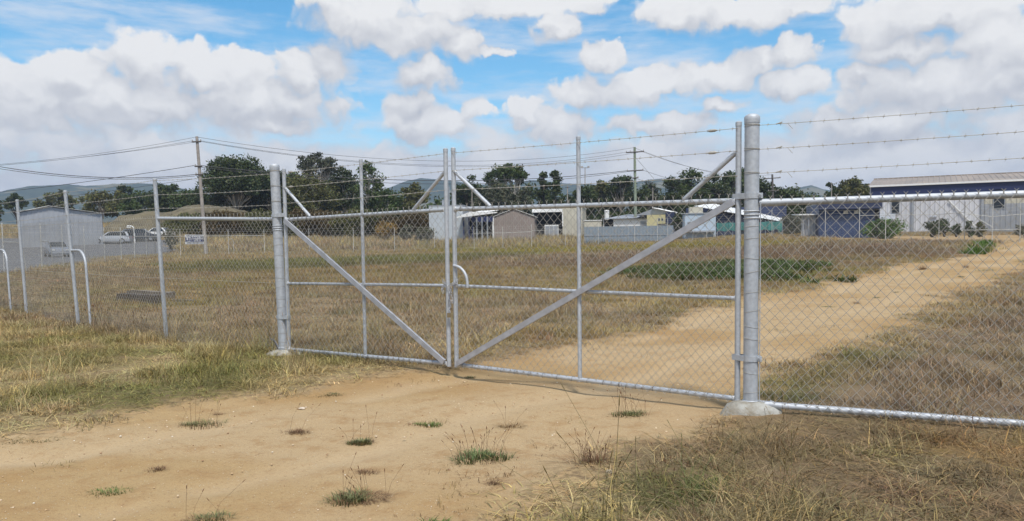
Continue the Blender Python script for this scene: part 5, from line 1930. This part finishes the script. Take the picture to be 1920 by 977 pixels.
def stalks(rng, n, radius, h0, h1, w=.0022, lean=.25, head=.03, headw=.004, hc=(.8, .62, .5)):
    """thin stalks with seed heads"""
    Vs, Ts, Cs, base = [], [], [], 0
    for _ in range(n):
        a = rng.uniform(0, 6.283); r = radius * math.sqrt(rng.random())
        p = np.array([r * math.cos(a), r * math.sin(a), -.01]); h = rng.uniform(h0, h1)
        d = rng.uniform(0, 6.283); ln = rng.uniform(0, lean) * h
        path = [p, p + [math.cos(d) * ln * .35, math.sin(d) * ln * .35, h * .55], p + [math.cos(d) * ln, math.sin(d) * ln, h]]
        e = path[2] - path[1]; e = e / np.linalg.norm(e)
        hd = [path[2], path[2] + e * head * .5, path[2] + e * head]
        ws = [w, w * .9, w * .7]
        pts = path + hd[1:] if head else path
        ww = ws + ([headw, headw * .2] if head else [])
        if head:
            pts = path[:2] + [path[2] - e * .002, path[2], path[2] + e * head * .55, path[2] + e * head]
            ww = [w, w * .9, w * .8, headw * .8, headw, headw * .15]
        b = rng.uniform(.7, 1.25)
        for k, (q, wd) in enumerate(zip(pts, ww)):
            for j in range(3):
                an = j * 2.094 + a
                Vs.append(q + np.array([math.cos(an), math.sin(an), 0]) * wd)
                c = np.array(hc) * b if (head and k >= 3) else np.array([1, 1, 1]) * b
                Cs.append([*c, 1])
        m = len(pts)
        for k in range(m - 1):
            for j in range(3):
                j2 = (j + 1) % 3
                A, B_, C_, D_ = base + k * 3 + j, base + k * 3 + j2, base + (k + 1) * 3 + j2, base + (k + 1) * 3 + j
                Ts += [(A, B_, C_), (A, C_, D_)]
        base += m * 3
    return np.array(Vs), np.array(Ts), np.array(Cs)


def joinm(*parts):
    V, T_, Cc, b = [], [], [], 0
    for v, t, c in parts:
        V.append(v); T_.append(t + b); Cc.append(c); b += len(v)
    return np.concatenate(V), np.concatenate(T_), np.concatenate(Cc)


GRASS = leaf_mat('grass_blades', (.3, .25, .12), instancer=True, trans=.25, rough=.7)
PROTO = bpy.data.collections.new('grass_patterns')


def proto(name, parts, m=None, col=PROTO):
    V, T_, Cc = joinm(*parts)
    me = fast_mesh(name, V, tris=T_)
    fattr(me, 'bl', Cc, 'FLOAT_COLOR')
    me.materials.append(m or GRASS)
    o = bpy.data.objects.new(name, me)
    return o


def scatter(name, pts, tint, scale, idx, protos, label, cat):
    """one object: points that carry instances of the patterns"""
    colp = bpy.data.collections.new(name + '_patterns')
    for i, p in enumerate(protos):
        p.name = '%s_pattern_%02d' % (name, i)
        colp.objects.link(p)
    n = len(pts)
    me = bpy.data.meshes.new(name)
    me.vertices.add(n)
    me.vertices.foreach_set('co', np.ascontiguousarray(pts, np.float32).reshape(-1))
    fattr(me, 'tint', np.concatenate([tint, np.ones((n, 1))], 1), 'FLOAT_COLOR')
    rot = np.zeros((n, 3)); rot[:, 2] = RNG.uniform(0, 6.283, n); rot[:, :2] = RNG.normal(0, .06, (n, 2))
    fattr(me, 'rot', rot, 'FLOAT_VECTOR')
    fattr(me, 'scl', scale, 'FLOAT_VECTOR')
    fattr(me, 'pick', idx.astype(np.int32), 'INT')
    me.materials.append(GRASS)
    o = link(name, me)
    tag(o, label, cat, None, 'stuff')
    g = bpy.data.node_groups.new(name + '_nodes', 'GeometryNodeTree')
    g.interface.new_socket('Geometry', in_out='INPUT', socket_type='NodeSocketGeometry')
    g.interface.new_socket('Geometry', in_out='OUTPUT', socket_type='NodeSocketGeometry')
    N = g.nodes
    gi, go = N.new('NodeGroupInput'), N.new('NodeGroupOutput')
    ci = N.new('GeometryNodeCollectionInfo'); ci.inputs['Collection'].default_value = colp
    ci.inputs['Separate Children'].default_value = True; ci.inputs['Reset Children'].default_value = True
    ip = N.new('GeometryNodeInstanceOnPoints'); ip.inputs['Pick Instance'].default_value = True

    def attr(nm, ty):
        a = N.new('GeometryNodeInputNamedAttribute'); a.data_type = ty; a.inputs['Name'].default_value = nm
        return a.outputs['Attribute']
    Lk = g.links.new
    Lk(gi.outputs[0], ip.inputs['Points']); Lk(ci.outputs[0], ip.inputs['Instance'])
    Lk(attr('pick', 'INT'), ip.inputs['Instance Index'])
    er = N.new('FunctionNodeEulerToRotation'); Lk(attr('rot', 'FLOAT_VECTOR'), er.inputs[0]); Lk(er.outputs[0], ip.inputs['Rotation'])
    Lk(attr('scl', 'FLOAT_VECTOR'), ip.inputs['Scale'])
    Lk(ip.outputs[0], go.inputs[0])
    md = o.modifiers.new('scatter', 'NODES'); md.node_group = g
    return o


def sector(r0, r1, dens, half=44):
    n = int(dens * R(2 * half) / 2 * (r1 * r1 - r0 * r0))
    r = np.sqrt(RNG.uniform(r0 * r0, r1 * r1, n)); a = RNG.uniform(-R(half), R(half), n)
    return np.sin(a) * r, np.cos(a) * r


def grass_layer(name, r0, r1, dens, protos, weights, label, cat, hmul=1.0, keep=None, edge=.0, xy=None, spread=1.0):
    x, y = sector(r0, r1, dens)
    tr, yd = masks(x, y)
    col, dn, h = veg(x, y)
    p = dn * sstep(.16 + edge, -.22 + edge, tr) * (yd < 0)
    p = p * sstep(.28, .62, np.hypot(x - GR.x, y - GR.y)) * sstep(.16, .34, np.hypot(x - GL.x, y - GL.y))
    if keep is not None:
        p = p * keep(x, y, tr)
    ok = RNG.random(len(x)) < p
    x, y, col, h, tr = x[ok], y[ok], col[ok], h[ok], tr[ok]
    z = gz(x, y) - .005
    n = len(x)
    side = sstep(-.3, .3, fence_side(x, y))
    near_edge = sstep(0, -1.0, tr)
    hh = hmul * h * (.55 + .45 * near_edge) * (1 + .05 * side * (x < 0))
    hh = hh * (1 - .52 * side * sstep(0, 1.2, x)) * (1 - .25 * side * (x < 0))
    s = RNG.uniform(.75, 1.25, n)
    col = np.clip(col * (1.12 if name == 'tall_straw' else 1) * RNG.uniform(.78, 1.22, (n, 1)) * (1 + RNG.normal(0, .05, (n, 3))), .01, .9)
    scl = np.stack([s * spread, s * spread, s * hh], 1)
    w = np.array(weights, float); w /= w.sum()
    idx = RNG.choice(len(protos), n, p=w)
    return scatter(name, np.stack([x, y, z], 1), col, scl, idx, protos, label, cat)


rg = np.random.default_rng(5)
near_p = [proto('a', [blades(rg, 42, .18, .04, .15, .0062, 1.0, 1.5, .45), blades(rg, 10, .2, .03, .10, .0048, 2.2, 2.4, .6, .3)]) for _ in range(4)] + \
         [proto('b', [blades(rg, 34, .17, .04, .11, .0075, 1.2, 1.8, .4, .4)]) for _ in range(3)] + \
         [proto('c', [blades(rg, 22, .16, .08, .24, .0046, .8, 1.3, .5), stalks(rg, 4, .14, .16, .34, .0013, .8, .022, .0030)])] + \
         [proto('d', [blades(rg, 46, .20, .015, .06, .0060, 2.0, 2.4, .6, .5)]) for _ in range(3)]
grass_layer('verge_grass', 2.4, 15, 62, near_p, [3, 3, 3, 3, 2, 2, 2, 1.0, 2.5, 2.5, 2.5], 'rough dry and green grass growing on both sides of the gate', 'grass', .80)
mid_p = [proto('a', [blades(rg, 130, .36, .04, .14, .0075, .8, 1.0, .4, bv=(.65, 1.28))]) for _ in range(3)] + \
        [proto('b', [blades(rg, 80, .34, .05, .18, .0065, .6, .8, .4, bv=(.65, 1.28)), stalks(rg, 10, .3, .18, .32, .0022, .4, .035, .005)]) for _ in range(2)]
grass_layer('field_grass', 14, 44, 13, mid_p, [3, 3, 3, 2, 2], 'dry brown grass with green streaks across the fenced field', 'grass', .72)
far_p = [proto('a', [blades(rg, 110, .9, .06, .20, .020, .8, .8, .4, bv=(.7, 1.22))]) for _ in range(3)]
grass_layer('far_grass', 42, 100, 3.0, far_p, [1, 1, 1], 'dry grass at the far end of the field', 'grass', .85)
bank_p = [proto('a', [blades(rg, 90, 1.3, .15, .6, .035, .6, .6, .4)]) for _ in range(3)]
grass_layer('bank_grass', 86, 160, 1.3, bank_p, [1, 1, 1], 'tall pale dry grass on the rise beyond the back fence', 'grass', .9,
            keep=lambda x, y, tr: 1 - sstep(.08, .2, x / np.maximum(y, 5)))
# tall straw by the bottom of the frame and along the fence
tall_p = [proto('a', [stalks(rg, 9, .18, .28, .60, .0016, 1.1, .05, .0030, (.9, .8, .7)), blades(rg, 16, .15, .12, .40, .0040, .8, 1.5, .2)]) for _ in range(3)]


def straw_keep(x, y, tr):
    a = sstep(-.1, .2, poly_sd(x, y, Z_STRAW)) * 1.0
    b = sstep(-.2, .3, poly_sd(x, y, Z_ORANGE)) * .25
    c = .10 * sstep(.45, .65, fbm(x * .7, y * .7, 77, 3)) * sstep(-.3, .1, fence_side(x, y))
    fl_ = .22 * np.exp(-(fence_side(x, y) / .5) ** 2) * (x < -3.0)
    return np.clip(a + b + c + fl_, 0, 1)


grass_layer('tall_straw', 2.6, 15, 34, tall_p, [1, 1, 1], 'tall pale straw stalks standing in the near grass', 'grass', .85, keep=straw_keep)
# flat dead runners and litter at the edges of the sand
lit_p = [proto('a', [blades(rg, 26, .16, .006, .03, .0032, 2.5, 4.5, .5, .7)]) for _ in range(4)]


def litter():
    x, y = sector(2.6, 30, 14.0)
    tr, yd = masks(x, y)
    n2 = fbm(x * 1.8, y * 1.8, 88, 3)
    p = (tr > -.1) * (np.clip(1.1 - tr / .55, 0, 1) * sstep(.40, .62, n2) + .10 * sstep(.50, .68, n2)) + 0.9 * (tr > 0) * np.clip(1 - np.hypot(x - .30, y - 4.5) / 1.1, 0, 1)
    ok = RNG.random(len(x)) < p
    x, y = x[ok], y[ok]
    n = len(x)
    z = gz(x, y) - .028
    col = lerp(np.tile(np.array((.15, .085, .045)), (n, 1)), C['olive'] * .9, RNG.random(n) * .8)
    s = RNG.uniform(.6, 1.3, n)
    scatter('dead_runners', np.stack([x, y, z], 1), col, np.stack([s, s, s], 1), RNG.integers(0, 4, n), lit_p, 'dead grass runners and litter lying on the sand', 'litter')


litter()


def stone_mesh(rng, sub=1, r=1.0, squash=.65, rough=.25):
    import bmesh
    bm = bmesh.new()
    bmesh.ops.create_icosphere(bm, subdivisions=sub, radius=r)
    for v in bm.verts:
        v.co *= 1 + rng.uniform(-rough, rough)
        v.co.z *= squash
    V = np.array([v.co[:] for v in bm.verts]); T_ = np.array([[v.index for v in f.verts] for f in bm.faces])
    bm.free()
    return V, T_, np.ones((len(V), 4))


STONE = leaf_mat('pebble', (.4, .3, .2), instancer=True, trans=0.0, rough=.9)
peb_p = [proto('p', [stone_mesh(rg)], STONE) for _ in range(3)]


def pebbles():
    x, y = sector(2.6, 11, 95)
    tr, yd = masks(x, y)
    ok = (tr > .02) & (RNG.random(len(x)) < .35 + .65 * sstep(.45, .6, fbm(x * 1.1, y * 1.1, 99, 3)))
    x, y = x[ok], y[ok]; n = len(x)
    s = .0028 + .0075 * RNG.random(n) ** 4
    z = gz(x, y) - .029
    base = np.array([(.50, .35, .20), (.60, .47, .32), (.34, .21, .12), (.68, .60, .48)])[RNG.choice(4, n, p=[.4, .25, .25, .1])]
    scatter('gravel', np.stack([x, y, z], 1), base, np.stack([s, s, s], 1), RNG.integers(0, 3, n), peb_p, 'fine loose gravel on the sandy track', 'gravel')


pebbles()


# dark weed bed in the middle of the field
def weeds(name, poly, n, hmul, tint, label, sc=1.0, amp=5.0):
    xs = [p[0] for p in poly]; ys = [p[1] for p in poly]
    x = RNG.uniform(min(xs) - 2, max(xs) + 2, n * 5); y = RNG.uniform(min(ys) - 2, max(ys) + 2, n * 5)
    sdv = poly_sd(x, y, poly) + (fbm(x * .45, y * .45, 66, 4) - .5) * amp - .3
    ok = (sdv > 0) & (RNG.random(len(x)) < .15 + .85 * sstep(0, 1.6, sdv) * sstep(.3, .5, vnoise(x * 1.6, y * 1.6, 67) * .6 + .4 * RNG.random(len(x))))
    x, y = x[ok][:n], y[ok][:n]
    m = len(x)
    z = gz(x, y)
    s = RNG.uniform(.7, 1.35, m) * sc
    tc_ = np.array(tint) * RNG.uniform(.7, 1.35, (m, 1))
    pr = [proto('w', [blades(rg, 60, .28, .12, .42, .035, .8, .8, .1)]) for _ in range(3)]
    return scatter(name, np.stack([x, y, z], 1), tc_, np.stack([s, s, s * hmul], 1), RNG.integers(0, 3, m), pr, label, 'weeds')


weeds('weed_bed', Z_WEED, 1000, .46, (.085, .118, .042), 'long dark green bed of low weeds in the field by the track')
weeds('weed_clump', Z_CLUMP, 420, .85, (.085, .15, .035), 'bright green clump of tall weeds beside the far bend of the track', amp=2.0)


# ------------------------------------------------------------------ single weed tussocks on the sand
TUFT_M = {n: leaf_mat('tussock_' + n, c, trans=.2, rough=.6) for n, c in
          (('green', (.115, .16, .06)), ('bright', (.11, .18, .045)), ('dark', (.075, .10, .042)), ('greygreen', (.17, .18, .08)), ('brown', (.16, .095, .055)), ('straw', (.27, .19, .10)), ('redbrown', (.17, .10, .06)))}


def tuft(label, px, py, wpx, kind, leaf, seed, stalk=0, dead=0, tall=1.0, group='weed tussocks on the sandy track', depth=.7):
    p = hit(px, py)
    wm = wpx / F * p.y
    r = wm / 2
    rng = np.random.default_rng(500 + seed)
    root = empty('weed_tussock', (p.x, p.y, p.z - .03), label, 'weed', group)
    rot = rng.uniform(-.4, .4)
    dens = max(50, int(260 * min(1.6, wm / .35)))

    nsub = int(rng.integers(3, 6))
    subc = rng.uniform(-.55, .55, (nsub, 2)) * r * np.array([1.0, .9])
    subk = rng.uniform(.45, .95, nsub)

    def sub(name, data, m, kind_=None):
        V, T_, Cc = data
        V = V.copy()
        if name == 'leaves' and len(V) % 5 == 0:
            B = V.reshape(-1, 5, 3)
            w = rng.integers(0, nsub, len(B))
            B = B * subk[w][:, None, None]
            B[:, :, :2] += subc[w][:, None, :]
            V = B.reshape(-1, 3)
        V[:, 1] *= depth
        me = fast_mesh(name, V, tris=T_); fattr(me, 'bl', Cc, 'FLOAT_COLOR')
        o = link(name, me, root, TUFT_M[m])
        o['kind'] = 'stuff'
    h = {'rosette': .055, 'flat': .024, 'upright': .20, 'dry': .032}[kind] * tall
    if kind == 'rosette':
        data = joinm(blades(rng, dens, r * .62, h * .4, h * 1.3, .0085, .9, 1.5, .15, .25, 1), blades(rng, dens // 2, r * .9, h * .2, h * .6, .0065, 1.6, 2.2, .25, .5, 1), blades(rng, dens // 10, r * .5, h * .9, h * 1.5, .005, 1.0, 1.2, .3, .1, 1))
    elif kind == 'flat':
        data = joinm(blades(rng, dens, r * .75, h * .4, h * 1.4, .0055, 1.6, 2.2, .2, .45, 1), blades(rng, dens // 3, r * .9, h * .2, h * .5, .004, 3, 5, .35, .6, 1))
    elif kind == 'upright':
        data = joinm(blades(rng, int(dens * .5), r * .5, h * .4, h * 1.1, .0045, .6, .7, .5, 0, 1), blades(rng, dens // 2, r * .7, h * .15, h * .5, .006, 1.2, 1.4, .4, .3, 1))
    else:
        data = joinm(blades(rng, int(dens * .9), r * .5, h * .3, h * 1.3, .0030, 2.4, 3.6, .3, .55, 1), blades(rng, dens // 3, r * .4, h * .5, h * 1.4, .0028, 1.2, 1.4, .3, 0, 1))
    sub('leaves', data, leaf)
    dead = int(dead * 1.8)
    if dead:
        sub('dead_leaves', blades(rng, dead, r * .9, h * .15, h * .55, .0032, 3.2, 5.5, .4, .6, 1), 'redbrown' if leaf != 'straw' else 'straw')
    if stalk:
        sub('seed_stalks', stalks(rng, stalk, r * .9, .10, .26 * max(1, tall * .8), .0010, .8, .022, .0030, (.9, .62, .5)), 'brown')


tuft('flat grey-green weed on the sand by the left grass edge with dead stalks', 372, 790, 84, 'flat', 'greygreen', 1, 10, 90, 1.3)
tuft('small brown dead tussock in the lower left of the sand', 294, 872, 42, 'dry', 'brown', 2, 0, 30)
tuft('flat green grass patch near the lower left corner of the sand', 196, 914, 92, 'flat', 'bright', 3, 0, 40, .9)
tuft('grey-green weed cut by the bottom frame edge on the left', 378, 968, 92, 'flat', 'greygreen', 4, 4, 70, 1.4)
tuft('long low green strip of grass at the left frame edge', 62, 818, 126, 'flat', 'green', 5, 0, 40, 1.2)
tuft('brown dead tussock in the middle left of the sand', 554, 803, 56, 'dry', 'brown', 6, 2, 40, 1.1)
tuft('small green weed with dead rim left of the gate middle', 677, 821, 58, 'rosette', 'greygreen', 7, 6, 60, .62)
tuft('flat green grass mat with trailing runners below the gate middle', 795, 788, 74, 'flat', 'bright', 8, 0, 80, .8)
tuft('faint brown dead patch above the big brownish tussock', 690, 877, 50, 'dry', 'brown', 9, 0, 30, .8)
tuft('large brownish tussock with tall stalks at the bottom centre', 678, 926, 110, 'rosette', 'greygreen', 10, 14, 320, .9)
tuft('biggest bright green tussock with seed stalks in the centre foreground', 902, 852, 118, 'rosette', 'green', 11, 30, 120, 1.15)
tuft('greyish dead tussock up right of the biggest green one', 959, 793, 56, 'dry', 'straw', 12, 3, 40, 1.3)
tuft('small brown dead patch below the biggest green tussock', 933, 898, 42, 'dry', 'brown', 13, 0, 30)
tuft('green tussock with brown stalks left of the thick gate post', 1180, 772, 82, 'rosette', 'greygreen', 14, 22, 90, .75)
tuft('upright reddish-brown tussock beside the pale rock', 1106, 868, 70, 'upright', 'redbrown', 15, 26, 60, 1.15)
tuft('bright green sprig cut by the bottom frame edge', 820, 974, 60, 'rosette', 'bright', 16, 0, 20, .6)
tuft('tiny dark green weed just under the right gate leaf', 880, 702, 26, 'flat', 'dark', 17, 0, 12, .9)
tuft('dark flat weed trailing at the verge left of the gate', 606, 736, 72, 'flat', 'dark', 18, 0, 60, .8)
tuft('dark green clump in the grass left below the concrete collar', 1336, 834, 60, 'rosette', 'dark', 19, 8, 50, .9)
tuft('dark clump just right of the thick gate post behind the fence', 1446, 718, 50, 'rosette', 'dark', 20, 10, 40, 1.4)
tuft('brown dead tuft on the track right of the thick gate post', 1440, 684, 34, 'dry', 'redbrown', 21, 2, 20, 1.2)
tuft('weedy clump on the far left edge of the track beyond the fence', 1726, 504, 22, 'upright', 'brown', 22, 4, 20, 1.1)
tuft('small brown tuft standing in the far track', 1811, 500, 14, 'upright', 'brown', 23, 2, 10, 1.0)
tuft('dark little weed in the middle of the far track', 1679, 546, 14, 'flat', 'dark', 24, 0, 8, 1.6)
tuft('small flat weed on the track below the dark little one', 1643, 556, 18, 'flat', 'green', 25, 0, 8, 1.2)
tuft('flat green smear of weed on the track left of the others', 1556, 573, 28, 'flat', 'green', 26, 0, 10, 1.2)
tuft('tiny flat weed right of centre on the far track', 1802, 517, 18, 'flat', 'dark', 27, 0, 8, 1.2)
tuft('tiny weed low on the track where the right verge begins', 1691, 594, 16, 'flat', 'dark', 28, 0, 8, 1.2)
tuft('bright green weed at the right tip of the dark weed bed', 1548, 524, 24, 'upright', 'bright', 29, 0, 10, 1.6, None)
tuft('small dead weed on the track near the right gate leaf', 1605, 566, 20, 'dry', 'brown', 30, 0, 8, 1.4)
tuft('small greenish tuft at the verge on the left of the sand', 392, 744, 40, 'flat', 'green', 31, 0, 20, 1.0)
tuft('brown stalky tuft at the lower right of the sand', 1240, 905, 60, 'rosette', 'green', 32, 12, 40, 1.0)
tuft('tiny brown tuft at mid left of the sand below the verge', 412, 771, 24, 'dry', 'brown', 33, 0, 12)
tuft('small dark runner weed left of the gate meeting point', 752, 703, 60, 'flat', 'dark', 34, 0, 30, .7)

# pale rock and pale chips
p = hit(1142, 886)
V, T_, Cc = stone_mesh(np.random.default_rng(3), 2, .023, .8, .14)
rk = link('rock', fast_mesh('rock', V, tris=T_), None, mat('pale_rock', (.45, .38, .28), rough=.9, var=.2, nscale=20, bump=.4))
rk.location = (p.x, p.y, p.z + .0)
tag(rk, 'pale egg-sized rock lying beside the reddish-brown tussock', 'rock')
p = hit(566, 760)
V, T_, Cc = stone_mesh(np.random.default_rng(8), 2, .035, .2, .3)
rk = link('rock', fast_mesh('flat_rock', V, tris=T_), None, mat('chalky_rock', (.55, .46, .36), rough=.9, var=.2, nscale=20, bump=.4))
rk.location = (p.x, p.y, p.z - .026)
tag(rk, 'flat whitish stone chip pressed into the sand below the left leaf', 'rock')

# old timbers lying in the field
TIM = mat('weathered_shaded_timber', (.085, .07, .058), rough=.95, var=.3, nscale=6, bump=.5, bscale=20)  # old wood, with the shade of the front face put into its colour
TIM2 = mat('grey_timber', (.16, .135, .105), rough=.95, var=.25, nscale=6, bump=.5, bscale=20)


def timber(label, a, b, h, w, m, seed):
    A, B = hit(*a), hit(*b)
    d = (B - A); d.z = 0; L = d.length
    rz = math.atan2(d.y, d.x)
    rng = np.random.default_rng(seed)
    secs = []
    for i in range(7):
        x = L * i / 6
        j = rng.normal(0, .06, 4)
        secs += [(x, -w / 2 * (1 + j[0]), -.04), (x, w / 2 * (1 + j[1]), -.04), (x, w / 2 * (1 + j[2]), h * (1 + j[2] * .6)), (x, -w / 2 * (1 + j[3]), h * (1 + j[3] * .6))]
    Fc = [(0, 3, 2, 1), (24, 25, 26, 27)]
    for i in range(6):
        for j in range(4):
            j2 = (j + 1) % 4
            Fc.append((i * 4 + j, i * 4 + j2, i * 4 + 4 + j2, i * 4 + 4 + j))
    o = MB().add(secs, Fc).build('timber', m)
    o.location = A; o.rotation_euler = (0, 0, rz)
    tag(o, label, 'timber', 'old timbers lying in the field')


timber('thick dark squared timber lying in the field left of the third fence post', (229, 566), (298, 571), .22, .28, TIM, 1)
timber('grey board added as the sunlit top of the dark timber', (244, 559), (322, 565), .22, .18, TIM2, 2)  # lighter board added to stand for the timber's lit top
timber('slim grey pole lying in the field right of the third fence post', (304, 566), (364, 568), .07, .10, TIM2, 3)

# ------------------------------------------------------------------ haze
bpy.context.view_layer.update()
HX, HT = 3300.0, 180.0
hz_ = MB().box(-HX, HX, -HX, HX, -18, HT).build('haze', None)
hz_.data.materials.clear()
m = bpy.data.materials.new('haze_air'); m.use_nodes = True
t = m.node_tree; t.nodes.clear()
k = NT(t)
pv = k.n('ShaderNodeVolumePrincipled')
pv.inputs['Density'].default_value = .00029
pv.inputs['Color'].default_value = (.62, .76, 1.0, 1)
pv.inputs['Anisotropy'].default_value = .1
o_ = k.n('ShaderNodeOutputMaterial')
t.links.new(pv.outputs[0], o_.inputs['Volume'])
hz_.data.materials.append(m)
tag(hz_, kind='stuff')
print('maxz', max((o.matrix_world @ Vector(c)).z for o in SC.objects if o.type == 'MESH' and o.name != 'haze' for c in o.bound_box), 'tris', sum(len(o.data.loop_triangles) if False else len(o.data.polygons) for o in SC.objects if o.type == 'MESH'))
